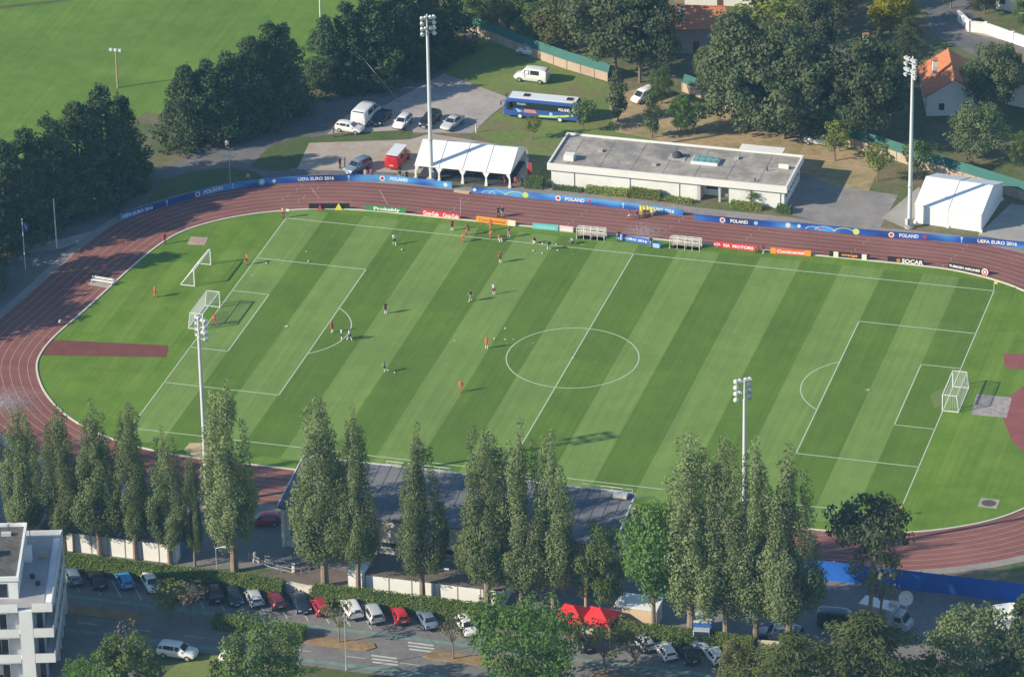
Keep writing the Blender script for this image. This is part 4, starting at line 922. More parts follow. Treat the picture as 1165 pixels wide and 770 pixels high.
for x in (-.75,.0,.75): MB().box((x,-.15,h+.05),(.42,.3,.4)).build('lamp', LAMPG, t)
c = at(366,62); h = height_at(c,-8); t = thing('light_pole','white pole rising behind the conifers at the top edge','light pole',c); MB().tube((0,0,0),(0,0,h),.12,.1,8).build('pole', WHITE, t); MB().box((0,0,h),(1.2,.25,.3)).build('lamp', LAMPG, t)
c = at(667,703); t = thing('wooden_post','bare pale wooden post in front of the red canopies','post',c); MB().tube((0,0,0),(0,0,5.6),.24,.2,10).build('shaft', mat('weathered_wood',(0.4,0.3,0.19)), t); MB().tube((0,0,5.605),(0,0,5.68),.23,.12,10).build('cap', STEEL, t)
c = at(541.5,151); t = thing('marker_post','short white post at the corner of the upper car park','post',c); MB().tube((0,0,0),(0,0,1.3),.09,n=8).build('shaft', WHITE, t); MB().tube((0,0,1.0),(0,0,1.15),.095,n=8).build('band', RED, t)
# slatted bench beside the track and judges' steps
a, c = at(104,321), at(129,325); d = c-a; t = thing('slatted_bench','long white slatted bench on a sandy pad beside the shaded track','bench',(a+c)/2,math.atan2(d.y,d.x)); L_ = d.length
for k in range(3): MB().bx(-L_/2,L_/2,-.25+.18*k,-.12+.18*k,.44,.49).build('slat', WHITE, t)
for x in (-L_/2+.2,L_/2-.2): MB().bx(x-.05,x+.05,-.24,.24,0.0,.435).build('leg', STEEL, t)
for k in range(2): MB().bx(-L_/2,L_/2,.30,.33,.6+.2*k,.72+.2*k).build('back_slat', WHITE, t)
for x in (-L_/2+.2,L_/2-.2): MB().bx(x-.03,x+.03,.25,.295,.35,.95).build('back_post', STEEL, t)
# low landing mat beside it
# ------------------------------------------------------------------ vehicles
TYRE = mat('tyre_rubber',(0.02,0.02,0.021),0.85); RIM = mat('alloy_rim',(0.45,0.46,0.47),0.35,metal=.5); HEADL = mat('headlamp_lens',(0.70,0.72,0.74),0.12,spec=.7); TAILL = mat('tail_lamp_red',(0.35,0.015,0.012),0.3)
TRIM = mat('black_trim',(0.025,0.025,0.027),0.6); CGLASS = mat('car_glass',(0.018,0.022,0.027),0.08,spec=.8); PLATE = mat('plate_white',(0.7,0.7,0.66),0.5)
def paint(name, c, rough=.28):
    m = mat('car_paint_'+name, c, rough, spec=.5); b = m.node_tree.nodes['Principled BSDF']; b.inputs['Coat Weight'].default_value = .6; b.inputs['Coat Roughness'].default_value = .08; return m
# station rows: x, z bottom, z belt, z top, half width at belt, half width at top (fractions of length / metres)
STY = {
 'hatch': dict(L=4.1, W=1.74, st=[(-.50,.42,.70,.74,.78,.70),(-.485,.30,.95,1.02,.84,.66),(-.44,.24,.98,1.34,.86,.60),(-.32,.22,.97,1.46,.87,.60),(-.05,.22,.95,1.49,.87,.60),(.08,.22,.94,1.44,.87,.58),(.245,.22,.92,.97,.86,.72),(.40,.24,.80,.86,.84,.70),(.475,.28,.66,.72,.78,.66),(.50,.40,.56,.60,.68,.60)], cab=(1,6)),
 'saloon': dict(L=4.5, W=1.78, st=[(-.50,.42,.78,.84,.76,.70),(-.46,.28,.92,1.0,.84,.72),(-.36,.24,.94,1.02,.86,.70),(-.22,.22,.95,1.38,.88,.60),(-.10,.22,.94,1.45,.88,.60),(.05,.22,.93,1.42,.88,.59),(.21,.22,.91,.97,.87,.72),(.38,.24,.80,.86,.85,.70),(.47,.28,.66,.72,.78,.66),(.50,.40,.56,.60,.68,.60)], cab=(2,6)),
 'suv': dict(L=4.6, W=1.86, st=[(-.50,.50,.82,.88,.82,.76),(-.49,.36,1.08,1.16,.90,.72),(-.45,.30,1.10,1.55,.92,.66),(-.34,.28,1.09,1.68,.93,.66),(-.02,.28,1.07,1.70,.93,.66),(.10,.28,1.06,1.64,.93,.64),(.24,.28,1.04,1.09,.92,.78),(.41,.30,.95,1.01,.90,.76),(.48,.34,.80,.86,.84,.72),(.50,.46,.66,.70,.74,.66)], cab=(1,6)),
 'van': dict(L=5.1, W=1.95, st=[(-.50,.40,1.15,1.25,.92,.86),(-.49,.32,1.20,2.0,.96,.84),(-.46,.30,1.22,2.10,.97,.84),(-.30,.28,1.22,2.14,.97,.84),(.0,.28,1.20,2.14,.97,.84),(.18,.28,1.18,2.05,.97,.80),(.345,.28,1.12,1.20,.95,.80),(.44,.30,.98,1.05,.92,.76),(.49,.34,.80,.86,.86,.74),(.50,.44,.66,.70,.78,.68)], cab=(1,6)),
}
def car_parts(style):
    s = STY[style]; L_ = s['L']; k = s['W']/1.74 if style in ('hatch',) else 1.0; st = [(x*L_, zb, ze, zt, wb, wt) for x, zb, ze, zt, wb, wt in s['st']]; i0, i1 = s['cab']
    def ring(q):
        x, zb, ze, zt, wb, wt = q; zm = (zb+ze)/2
        return [(x,-wb*.86,zb),(x,-wb*1.0,zm),(x,-wb*.985,ze),(x,-wt,zt-.02),(x,-wt*.5,zt+.015),(x,wt*.5,zt+.015),(x,wt,zt-.02),(x,wb*.985,ze),(x,wb,zm),(x,wb*.86,zb)]
    b = MB(); n = len(st); vs = [v for q in st for v in ring(q)]; fs = []
    for i in range(n-1):
        for j in range(10): fs.append((10*i+j, 10*i+(j+1)%10, 10*(i+1)+(j+1)%10, 10*(i+1)+j))
    fs += [tuple(range(9,-1,-1)), tuple(range(10*(n-1),10*n))]; b.add(vs, fs); parts = {'body': b}
    def quad(a, c, u0, u1, v0, v1, o):
        # patch inside a bilinear quad a[0],a[1] (edge at start) c[0],c[1] (edge at end), pushed out by o
        A0,A1,C0,C1 = map(Vector, (a[0],a[1],c[0],c[1])); f = lambda u, v: (A0.lerp(A1, v)).lerp(C0.lerp(C1, v), u)
        nn = (C0-A0).cross(A1-A0); nn.normalize(); q = [f(u0,v0),f(u1,v0),f(u1,v1),f(u0,v1)]; mid = sum(q, Vector())/4
        if nn.dot(mid-Vector((0,0,.8))) < 0: nn = -nn
        return [p+nn*o for p in q]
    rg = [ring(q) for q in st]
    sws = []
    for sd, (jb, jt) in ((-1,(2,3)),(1,(7,6))):
        sw = MB(); sws.append(sw)
        for i in range(i0+1, i1-1):
            if style == 'van' and i in (i0+1, i0+2, i0+3)[:1]: continue
            sw.add(quad((rg[i][jb],rg[i][jt]),(rg[i+1][jb],rg[i+1][jt]),.05,.95,.14,.86,.008), [(0,1,2,3)])
        i = i1-1; A = quad((rg[i][jb],rg[i][jt]),(rg[i+1][jb],rg[i+1][jt]),.05,.8,.14,.80,.008); sw.add(A, [(0,1,2,3)])
    parts['side_window'], parts['side_window_far'] = sws
    ws = MB(); i = i1-1; A = quad((rg[i][3],rg[i][6]),(rg[i+1][3],rg[i+1][6]),.10,.93,.06,.94,.045); ws.add(A, [(0,1,2,3)]); parts['windscreen'] = ws
    rw = MB()
    i = i0 if style != 'saloon' else i0
    A = quad((rg[i][3],rg[i][6]),(rg[i+1][3],rg[i+1][6]),.10,.92,.08,.92,.045); rw.add(A, [(0,1,2,3)]); parts['rear_window'] = rw
    return parts, s
CARMESH = {}
def car(px_, heading, style, pm, label, group=None, cat='car', scale=1.0, name='parked_car', roofm=None, loc=None):
    c = loc or at(*px_); t = thing(name, label, cat, c, R(heading), group); t.scale = (scale*1.06,)*3
    key = style
    if key not in CARMESH:
        pr, s = car_parts(style); d = {k: b.mesh(k, [TRIM]) for k, b in pr.items()}
        for k in ('body',): d[k].shade_smooth()
        L_, W_ = s['L'], s['W']; r = .32 if style in ('hatch','saloon') else .36
        tm = MB(); tm.tube((0,-.11,0),(0,.11,0),r,n=14); d['tyre'] = tm.mesh('tyre',[TYRE]); rm = MB(); rm.tube((0,-.125,0),(0,.125,0),r*.62,n=12); d['rim'] = rm.mesh('rim',[RIM])
        hl = MB(); hl.box((0,0,0),(.16,.34,.16)); d['headlight'] = hl.mesh('headlight',[HEADL]); tl = MB(); tl.box((0,0,0),(.08,.2,.26)); d['tail_light'] = tl.mesh('tail_light',[TAILL])
        bp = MB(); bp.box((0,0,0),(.12,W_*.84,.2)); d['bumper'] = bp.mesh('bumper',[TRIM]); mi = MB(); mi.box((0,0,0),(.14,.20,.13)); d['wing_mirror'] = mi.mesh('wing_mirror',[TRIM])
        pl = MB(); pl.box((0,0,0),(.02,.5,.11)); d['number_plate'] = pl.mesh('number_plate',[PLATE])
        for kk in ('side_window','side_window_far','windscreen','rear_window'): d[kk].materials[0] = CGLASS
        CARMESH[key] = (d, L_, W_, r)
    d, L_, W_, r = CARMESH[key]
    def lk(n, parent, loc=(0,0,0), m=None):
        o = link(n, d[n], parent, loc)
        if m: o.material_slots[0].link = 'OBJECT'; o.material_slots[0].material = m
        return o
    body = lk('body', t, m=pm); bevel_obj(body, .03, 2)
    for k in ('windscreen','rear_window','side_window','side_window_far'): lk(k, t).name = k.replace('_far','')
    zf = .62 if style in ('hatch','saloon') else (.80 if style == 'suv' else .78); hw = W_/2
    for x in (-L_*.31, L_*.315):
        for y in (-hw+.09, hw-.09): w_ = lk('tyre', t, (x,y,r)); w_.name = 'wheel'; lk('rim', w_)
    for y in (-hw*.68, hw*.68):
        lk('headlight', t, (L_*.465,y,zf+.02)); lk('tail_light', t, (-L_*.492,y*1.12,zf+.28 if style != 'van' else 1.0))
    lk('bumper', t, (L_*.485,0,.42)); lk('bumper', t, (-L_*.488,0,.46)); lk('number_plate', t, (-L_*.503,0,.72 if style != 'van' else .80)); lk('number_plate', t, (L_*.503,0,.46))
    for y in (-hw-.06, hw+.06): lk('wing_mirror', t, (L_*.17,y,1.0 if style in ('hatch','saloon') else 1.15), pm)
    return t
WHT = paint('white',(0.78,0.78,0.76)); SILV = paint('silver',(0.48,0.49,0.50),.3); GREY = paint('grey',(0.20,0.21,0.22)); BLK = paint('black',(0.015,0.015,0.018)); NAVY = paint('navy',(0.02,0.032,0.06)); REDC = paint('red',(0.55,0.02,0.02)); MAROON = paint('maroon',(0.16,0.015,0.025)); BLUEC = paint('sky_blue',(0.05,0.30,0.66)); SBLUE = paint('steel_blue',(0.16,0.22,0.29)); CRIM = paint('crimson',(0.42,0.02,0.05))
G1 = 'cars parked along the hedge'
for q, hd, st, pm, lab in (
 ((83,660),124,'hatch',SBLUE,'steel blue car half hidden by the apartment balconies'),
 ((110,663),126,'saloon',BLK,'black saloon parked between the apartment block and the sky blue car'),
 ((142,664),124,'hatch',BLUEC,'bright sky blue hatchback parked by the hedge'),
 ((172,668),-57,'hatch',WHT,'white hatchback facing out beside the yellow green young tree'),
 ((216,676),124,'hatch',GREY,'dark grey hatchback behind the bare twigged young tree'),
 ((243,679),124,'suv',BLK,'black off roader below the thin street lamp'),
 ((266,681.5),-58,'saloon',NAVY,'dark navy saloon between the black off roader and the silver hatchback'),
 ((289,684),124,'hatch',SILV,'silver hatchback showing its rear window, left of the maroon car'),
 ((313,687),125,'hatch',MAROON,'maroon hatchback below the pale stone wall in the hedge'),
 ((342,690),-56,'saloon',NAVY,'dark navy saloon between the maroon car and the crimson hatchback'),
 ((364.5,694),124,'hatch',CRIM,'crimson small hatchback partly behind the olive median tree'),
 ((400,697),124,'suv',WHT,'white tall car just right of the olive median tree'),
 ((424,702),124,'suv',SILV,'silver grey people carrier left of the bright red hatchback'),
 ((454,704),124,'hatch',REDC,'bright red hatchback parked by the hedge'),
 ((486,709),124,'saloon',SBLUE,'steel blue saloon behind the dark street lamp and median tree'),
 ((531,717),-57,'hatch',WHT,'white hatchback at the end of the row beside the large bright green tree'),
 ((664,735),124,'hatch',BLK,'black hatchback under the bushes below the gate wall'),
 ((732,735),124,'hatch',SILV,'silver car almost hidden under the twiggy bush by the white hatchback'),
 ((757,745),124,'hatch',WHT,'white hatchback with dark rear window parked by the hedge below the beige kiosk'),
 ((782,748),124,'saloon',BLK,'black saloon in deep shade right of the white hatchback'),
 ((812,749),124,'hatch',WHT,'white car half hidden by the yellow olive bush')):
    car(q, hd+random.uniform(-3,3), st, pm, lab, G1)
car((202.5,746),-2,'suv',WHT,'white off roader driving along the near road', None, 'car', 1.02, 'moving_car')
car((270,754),-3,'hatch',WHT,'white car nosing out from behind the round tree on the near road', None)
G2 = 'cars in the upper car park'
for q, hd, st, pm, lab in (
 ((398,149.5),-8,'hatch',WHT,'white car standing at the edge of the grass strip, left of the minibus'),
 ((434,138),-96,'saloon',BLK,'black saloon parked right against the white minibus'),
 ((458,143),-95,'hatch',WHT,'white hatchback between the black saloon and the dark off roader'),
 ((489.5,141),-98,'suv',BLK,'dark off roader behind the tall floodlight mast'),
 ((514.5,144),-104,'saloon',SILV,'silver saloon with dark roof glass nearest the white marquee'),
 ((407,194),-113,'suv',SBLUE,'steel blue estate car standing behind the blue banner'),
 ((318,133),30,'saloon',NAVY,'dark car in the conifer shade on the access road'),
 ((603,62),176,'hatch',WHT,'small white hatchback on the lawn by the panel fence'),
 ((932,163.5),178,'saloon',WHT,'white saloon on the bare ground behind the clubhouse')):
    car(q, hd, st, pm, lab, G2)
car((605,92),176,'van',WHT,'white panel van on the lawn in front of the small white hatchback', None, 'van', 1.0, 'panel_van')
car((733,114),-120,'van',WHT,'white van half hidden behind the leafy shrub', None, 'van', .85, 'panel_van')
car((417,137),84,'van',WHT,'white high roofed minibus in the upper car park', None, 'minibus', 1.22, 'minibus')
# red service van with white roof
rv = car((453,186),87,'van',REDC,'red service van with a white roof on the sandy yard', None, 'van', 1.08, 'service_van')
MB().box((-.45,0,2.17),(3.6,1.62,.08)).build('roof_cover', WHT, rv)
pk = car((886,729),182,'suv',NAVY,'dark pickup with a pale roof by the beige wall under the last poplar', None, 'pickup', 1.22, 'pickup'); MB().box((-.55,0,1.73),(1.9,1.22,.06)).build('roof_cover', paint('pale_blue',(0.42,0.48,0.55)), pk)

# ------------------------------------------------------------------ team coach
def coach():
    c = (at(575,134)+at(656,141))/2; t = thing('team_coach','blue team coach with white roof and lettered sides parked on the lawn','coach',(c.x,c.y+1.2,0),R(180))
    B = mat('coach_blue',(0.035,0.10,0.36),0.35,spec=.5); L_, W_, H_ = 11.8, 2.5, 3.45; hx, hy = L_/2, W_/2
    b = MB(); prof = [(-hx,.45),(-hx+.05,2.9),(-hx+.35,H_-.12),(hx-.75,H_-.12),(hx-.28,2.7),(hx,1.1),(hx-.02,.42)]
    vs = [(x,-hy,z) for x, z in prof]+[(x,hy,z) for x, z in prof]; n = len(prof)
    b.add(vs, [tuple(range(n)),tuple(range(2*n-1,n-1,-1))]+[(i+n,(i+1)%n+n,(i+1)%n,i) for i in range(n)]); bevel_obj(b.build('body', B, t), .12, 3)
    rf = MB().box((-.2,0,H_-.06),(L_-1.3,W_-.25,.14)).build('roof', WHT, t)
    for x in (-hx+1.6, hx-3.4): MB().box((x,0,H_+.06),(.9,.9,.14)).build('roof_hatch', TRIM, rf)
    for sg in (-1, 1):
        y = sg*(hy+.012); MB().box((-.1,y,2.28),(L_-1.9,.02,1.05)).build('side_glazing', CGLASS, t)
        MB().box((hx-1.0,y,2.0),(.95,.02,1.3)).build('front_side_window', CGLASS, t)
        for k in range(9): MB().box((-hx+.9+1.16*k,y+sg*.012,2.28),(.05,.012,1.05)).build('glazing_bar', TRIM, t)
        s = MB(); m_ = 16
        for i in range(m_):   # lime swoosh
            f = lambda u: (-hx+.7+u*5.6, .78+.62*(1-u)**2*1.0) if sg > 0 else (-hx+.7+u*5.6, .78+.62*(1-u)**2)
            (x0,z0),(x1,z1) = f(i/m_), f((i+1)/m_); wd = .16
            s.add([(x0,y+sg*.004,z0-wd),(x1,y+sg*.004,z1-wd),(x1,y+sg*.004,z1+wd),(x0,y+sg*.004,z0+wd)], [(0,1,2,3)] if sg < 0 else [(3,2,1,0)])
        s.build('swoosh', LIME, t)
        MB().poly([(x,y+sg*.005,z) for x, z in ((.6,1.15),(2.7,1.15),(2.6,1.72),(.9,1.70))]).build('printed_panel', mat('pink_print',(0.55,0.25,0.25),0.5), t)
        MB().poly([(x,y+sg*.006,z) for x, z in ((2.8,1.3),(4.0,1.75),(3.6,1.1))]).build('printed_panel', PALEB, t)
        MB().poly([(-1.6+.28*math.cos(q*PI/8),y+sg*.006,1.25+.3*math.sin(q*PI/8)) for q in range(16)]).build('emblem', PALEB, t)
        MB().poly([(-hx+.55+.45*math.cos(q*PI/8),y+sg*.02,2.15+.5*math.sin(q*PI/8)) for q in range(16)]).build('emblem', PALEB, t)
        lettering('POLAND', 1.75, .5, WHITE, t, (-hx+2.2,y+sg*.028,2.15), PI if sg > 0 else 0, bold=.04)
        lettering('POLSKA', 1.4, .34, PALEB, t, (hx-2.9,y+sg*.028,2.5), PI if sg > 0 else 0, bold=.03)
    f = lambda x, z, y: (x, y, z)
    MB().add([(hx-.005,-hy+.15,1.2),(hx-.005,hy-.15,1.2),(hx-.262,hy-.15,2.7),(hx-.262,-hy+.15,2.7),(hx+.02,-hy+.15,1.2),(hx+.02,hy-.15,1.2),(hx-.24,hy-.15,2.72),(hx-.24,-hy+.15,2.72)], [(4,5,6,7),(3,2,1,0),(0,1,5,4),(1,2,6,5),(2,3,7,6),(3,0,4,7)]).build('windscreen', CGLASS, t)
    for x in (hx-2.6,-hx+2.9):
        for y in (-hy+.13,hy-.13):
            w_ = MB().tube((x,y-.15,.48),(x,y+.15,.48),.48,n=16).build('wheel', TYRE, t); MB().tube((x,y-.165,.48),(x,y+.165,.48),.30,n=14).build('rim', mat('white_rim',(0.7,0.7,0.68),0.4), w_)
    for y in (-.9,.9): MB().box((hx-.01,y,.75),(.1,.4,.2)).build('headlight', HEADL, t); MB().box((-hx+.0,y,1.0),(.08,.25,.4)).build('tail_light', TAILL, t)
    for y in (-1.5,1.5): MB().tube((hx-.3,y*.84,2.95),(hx+.28,y,2.7),.04,n=6).box((hx+.3,y,2.45),(.12,.25,.5)).build('wing_mirror', TRIM, t)
coach()

def box_truck(loc, heading, L_, label, bodym, cabm, dish=False, name='outside_broadcast_truck', cat='truck'):
    t = thing(name, label, cat, loc, R(heading)); hx = L_/2
    MB().box((-1.0,0,1.85),(L_-2.0,2.3,2.3)).build('box_body', bodym, t); MB().box((-1.0,0,3.03),(L_-2.1,2.2,.06)).build('box_roof', WHT, t)
    b = MB(); prof = [(hx-1.95,.45),(hx-1.95,2.45),(hx-.95,2.45),(hx-.45,1.5),(hx,1.25),(hx,.45)]; n = len(prof)
    b.add([(x,-1.02,z) for x, z in prof]+[(x,1.02,z) for x, z in prof], [tuple(range(n)),tuple(range(2*n-1,n-1,-1))]+[(i+n,(i+1)%n+n,(i+1)%n,i) for i in range(n)]); cb = b.build('cab', cabm, t); bevel_obj(cb,.06,2)
    MB().add([(hx-.92,-.9,2.38),(hx-.92,.9,2.38),(hx-.44,.9,1.52),(hx-.44,-.9,1.52)], [(0,1,2,3)]).build('windscreen', CGLASS, cb).location = (.02,0,.02)
    for y in (-1.03,1.03): MB().box((hx-1.35,y,1.9),(.9,.02,.65)).build('side_window', CGLASS, cb)
    for x in (hx-1.1,-hx+1.5):
        for y in (-.95,.95): w_ = MB().tube((x,y-.14,.42),(x,y+.14,.42),.42,n=14).build('wheel', TYRE, t); MB().tube((x,y-.15,.42),(x,y+.15,.42),.24,n=12).build('rim', RIM, w_)
    for y in (-.75,.75): MB().box((hx-.01,y,.85),(.08,.3,.2)).build('headlight', HEADL, t); MB().box((-hx-.01,y,.9),(.06,.2,.3)).build('tail_light', TAILL, t)
    MB().box((-.6,0,.55),(L_-1.5,1.6,.3)).build('chassis', TRIM, t)
    if dish:
        b = MB(); n = 20; vs = [(0,0,0)]; fs = []
        for j in range(1,5):
            r = .95*j/4
            for i in range(n): vs.append((r*math.cos(2*PI*i/n), r*math.sin(2*PI*i/n), .28*(j/4)**2))
        for i in range(n): fs.append((0,1+i,1+(i+1)%n))
        for j in range(3):
            for i in range(n): a0 = 1+j*n; fs.append((a0+i,a0+n+i,a0+n+(i+1)%n,a0+(i+1)%n))
        b.add(vs, fs); o = b.build('satellite_dish', WHT, t, dish, smooth=True); o.rotation_euler = (R(58),0,R(-10-heading)); MB().tube((0,0,-.02),(0,0,-.7),.09,n=8).tube((0,-.1,.05),(0,0,.9),.03,n=6).build('feed_arm', STEEL, o)
        MB().tube((dish[0],dish[1],3.06),(dish[0],dish[1],dish[2]),.10,n=8).build('dish_mount', STEEL, t)
        MB().box((dish[0]-1.6,dish[1],3.3),(1.2,.9,.45)).build('roof_equipment', RENDER_G, t)
c = at(1008,712); box_truck(c,-12,6.6,'pale broadcast truck with a round satellite dish in the shaded yard',paint('pale_grey',(0.34,0.37,0.42)),paint('pale_grey',(0.34,0.37,0.42)),(2.6,0.2,4.5))
c = at(1148,724); box_truck(c,-60,6.0,'grey white broadcast truck with dish half hidden by the conifer at the edge',paint('dull_white',(0.50,0.51,0.53)),paint('dull_white',(0.5,0.51,0.53)),(1.2,0,4.4))
c = at(800,727); box_truck(c,-82,6.4,'blue and white box truck parked among the poplars behind the hedge',paint('truck_blue',(0.04,0.12,0.38)),paint('pale_blue',(0.42,0.48,0.55)),False,'box_truck')
car((955,712),4,'van',NAVY,'dark blue van behind the pine trunk beside the broadcast truck', None,'van',1.0,'panel_van')
car((300,596),200,'hatch',CRIM,'crimson car in the shade beside the grandstand end wall', None,'car')
# utility cart on the access road
c = at(262,160); t = thing('utility_cart','small pale utility cart in the conifer shade beside a person','cart',c,R(30))
MB().box((0,0,.62),(2.0,1.1,.5)).build('body', paint('pale_blue',(0.42,0.48,0.55)), t); MB().box((-.2,0,1.75),(1.5,1.15,.07)).build('canopy', WHITE, t)
for x in (-.85,.45):
    for y in (-.5,.5): MB().tube((x,y,.86),(x,y,1.72),.03,n=6).build('canopy_post', STEEL, t)
for x in (-.65,.65):
    for y in (-.5,.5): MB().tube((x,y-.08,.24),(x,y+.08,.24),.24,n=12).build('wheel', TYRE, t)

a = at(453,116); b_ = at(399,50,7.5); t = thing('stay_cable','thin slanting stay cable above the shaded part of the upper car park','cable',a)
MB().tube((0,0,.25), b_-a, .03, n=5).build('wire', mat('cable_grey',(0.45,0.45,0.45),0.6), t); MB().box((0,0,.14),(.35,.35,.28)).build('anchor_block', m_conc, t)
MB().tube((b_.x-a.x,b_.y-a.y,0),(b_.x-a.x,b_.y-a.y,7.6),.09,.07,8).build('post', mat('weathered_wood',(0.4,0.3,0.19)), t)
# ------------------------------------------------------------------ people (figure faces +x)
SKIN = mat('skin',(0.46,0.27,0.19),0.6); SKIN2 = mat('skin_dark',(0.20,0.11,0.075),0.6); HAIRM = mat('hair_dark',(0.035,0.024,0.018),0.7); HAIRL = mat('hair_fair',(0.26,0.17,0.08),0.7)
BOOT = mat('boots',(0.03,0.03,0.035),0.6); EYE = mat('eye_dark',(0.02,0.015,0.012),0.3)
def cloth(n, c): return mat('cloth_'+n, c, 0.85)
C_OR = cloth('orange',(0.66,0.135,0.05)); C_RED = cloth('red',(0.56,0.05,0.05)); C_WH = cloth('white',(0.78,0.78,0.76)); C_BK = cloth('black',(0.025,0.028,0.035)); C_NV = cloth('navy',(0.04,0.06,0.12)); C_LB = cloth('light_blue',(0.36,0.55,0.70))
C_YE = cloth('yellow',(0.80,0.72,0.03)); C_GR = cloth('grey',(0.28,0.29,0.31)); C_PK = cloth('pink',(0.68,0.35,0.30)); C_DR = cloth('dark_red',(0.22,0.03,0.035))
BASE = dict(pel=(0,0,.96), sp=(0,0,1.18), ch=(.0,0,1.40), nk=(.01,0,1.53), hb=(.03,0,1.62), ht=(.02,0,1.74),
 sl=(0,.19,1.43), el=(-.03,.27,1.15), wl=(.06,.29,.90), sr=(0,-.19,1.43), er=(-.03,-.27,1.15), wr=(.06,-.29,.90),
 hl=(0,.10,.92), kl=(.03,.12,.50), al=(-.01,.13,.09), tl=(.16,.14,.045), hr=(0,-.10,.92), kr=(.03,-.12,.50), ar=(-.01,-.13,.09), tr=(.16,-.14,.045))
POSES = {
 'stand': {},
 'arms_hips': dict(el=(-.10,.36,1.20),wl=(.03,.20,1.02),er=(-.10,-.36,1.20),wr=(.03,-.20,1.02),al=(-.02,.20,.09),tl=(.14,.24,.045),kl=(.02,.16,.50),ar=(-.02,-.20,.09),tr=(.14,-.24,.045),kr=(.02,-.16,.50)),
 'walk': dict(kl=(.20,.11,.53),al=(.30,.12,.10),tl=(.47,.13,.06),kr=(-.04,-.11,.50),ar=(-.30,-.12,.14),tr=(-.15,-.12,.045),el=(-.18,.26,1.18),wl=(-.12,.28,.94),er=(.08,-.26,1.17),wr=(.24,-.26,.98)),
 'run': dict(pel=(0,0,.94),sp=(.06,0,1.16),ch=(.14,0,1.36),nk=(.20,0,1.48),hb=(.25,0,1.56),ht=(.26,0,1.68),sl=(.13,.19,1.39),sr=(.13,-.19,1.39),el=(-.10,.28,1.20),wl=(.06,.26,1.02),er=(.26,-.28,1.14),wr=(.46,-.22,1.26),
   kl=(.34,.11,.68),al=(.28,.11,.26),tl=(.45,.11,.20),kr=(-.14,-.11,.52),ar=(-.50,-.12,.36),tr=(-.48,-.12,.18),hl=(0,.10,.90),hr=(0,-.10,.90)),
 'bend': dict(pel=(-.12,0,.95),sp=(.06,0,1.10),ch=(.28,0,1.14),nk=(.40,0,1.13),hb=(.48,0,1.14),ht=(.60,0,1.13),sl=(.27,.19,1.12),sr=(.27,-.19,1.12),el=(.30,.24,.84),wl=(.34,.22,.58),er=(.30,-.24,.84),wr=(.34,-.22,.58),hl=(-.12,.10,.92),hr=(-.12,-.10,.92),kl=(.02,.14,.50),kr=(.02,-.14,.50),al=(-.04,.18,.09),tl=(.13,.20,.045),ar=(-.04,-.18,.09),tr=(.13,-.20,.045)),
 'sit': dict(pel=(0,0,.14),sp=(-.06,0,.36),ch=(-.08,0,.58),nk=(-.05,0,.71),hb=(-.02,0,.80),ht=(-.01,0,.92),sl=(-.08,.19,.60),sr=(-.08,-.19,.60),el=(.0,.28,.38),wl=(.22,.22,.42),er=(.0,-.28,.38),wr=(.22,-.22,.42),hl=(.02,.10,.13),hr=(.02,-.10,.13),kl=(.36,.16,.46),kr=(.36,-.16,.46),al=(.62,.15,.09),tl=(.79,.16,.05),ar=(.62,-.15,.09),tr=(.79,-.16,.05)),
 'squat': dict(pel=(-.14,0,.36),sp=(-.02,0,.55),ch=(.08,0,.76),nk=(.14,0,.88),hb=(.18,0,.96),ht=(.19,0,1.08),sl=(.08,.19,.78),sr=(.08,-.19,.78),el=(.22,.28,.58),wl=(.42,.20,.50),er=(.22,-.28,.58),wr=(.42,-.20,.50),hl=(-.12,.11,.35),hr=(-.12,-.11,.35),kl=(.28,.19,.46),kr=(.28,-.19,.46),al=(.02,.17,.09),tl=(.19,.18,.045),ar=(.02,-.17,.09),tr=(.19,-.18,.045)),
 'kick': dict(sp=(-.03,0,1.18),ch=(-.06,0,1.40),nk=(-.04,0,1.52),hb=(.0,0,1.61),ht=(.0,0,1.73),sl=(-.06,.19,1.42),sr=(-.06,-.19,1.42),el=(-.10,.40,1.28),wl=(-.02,.60,1.20),er=(-.20,-.34,1.22),wr=(-.34,-.46,1.04),kr=(.28,-.11,.66),ar=(.52,-.11,.36),tr=(.66,-.11,.44),kl=(.0,.12,.50),al=(-.06,.13,.09),tl=(.11,.14,.045)),
}
SEG = [('pel','sp'),('sp','ch'),('ch','nk'),('nk','hb'),('hb','ht'),('ch','sl'),('sl','el'),('el','wl'),('ch','sr'),('sr','er'),('er','wr'),('pel','hl'),('hl','kl'),('kl','al'),('al','tl'),('pel','hr'),('hr','kr'),('kr','ar'),('ar','tr')]
RAD = dict(pel=.135,sp=.125,ch=.145,nk=.060,hb=.092,ht=.075,sl=.066,el=.045,wl=.032,sr=.066,er=.045,wr=.032,hl=.098,kl=.062,al=.044,tl=.040,hr=.098,kr=.062,ar=.044,tr=.040)
PM = {}
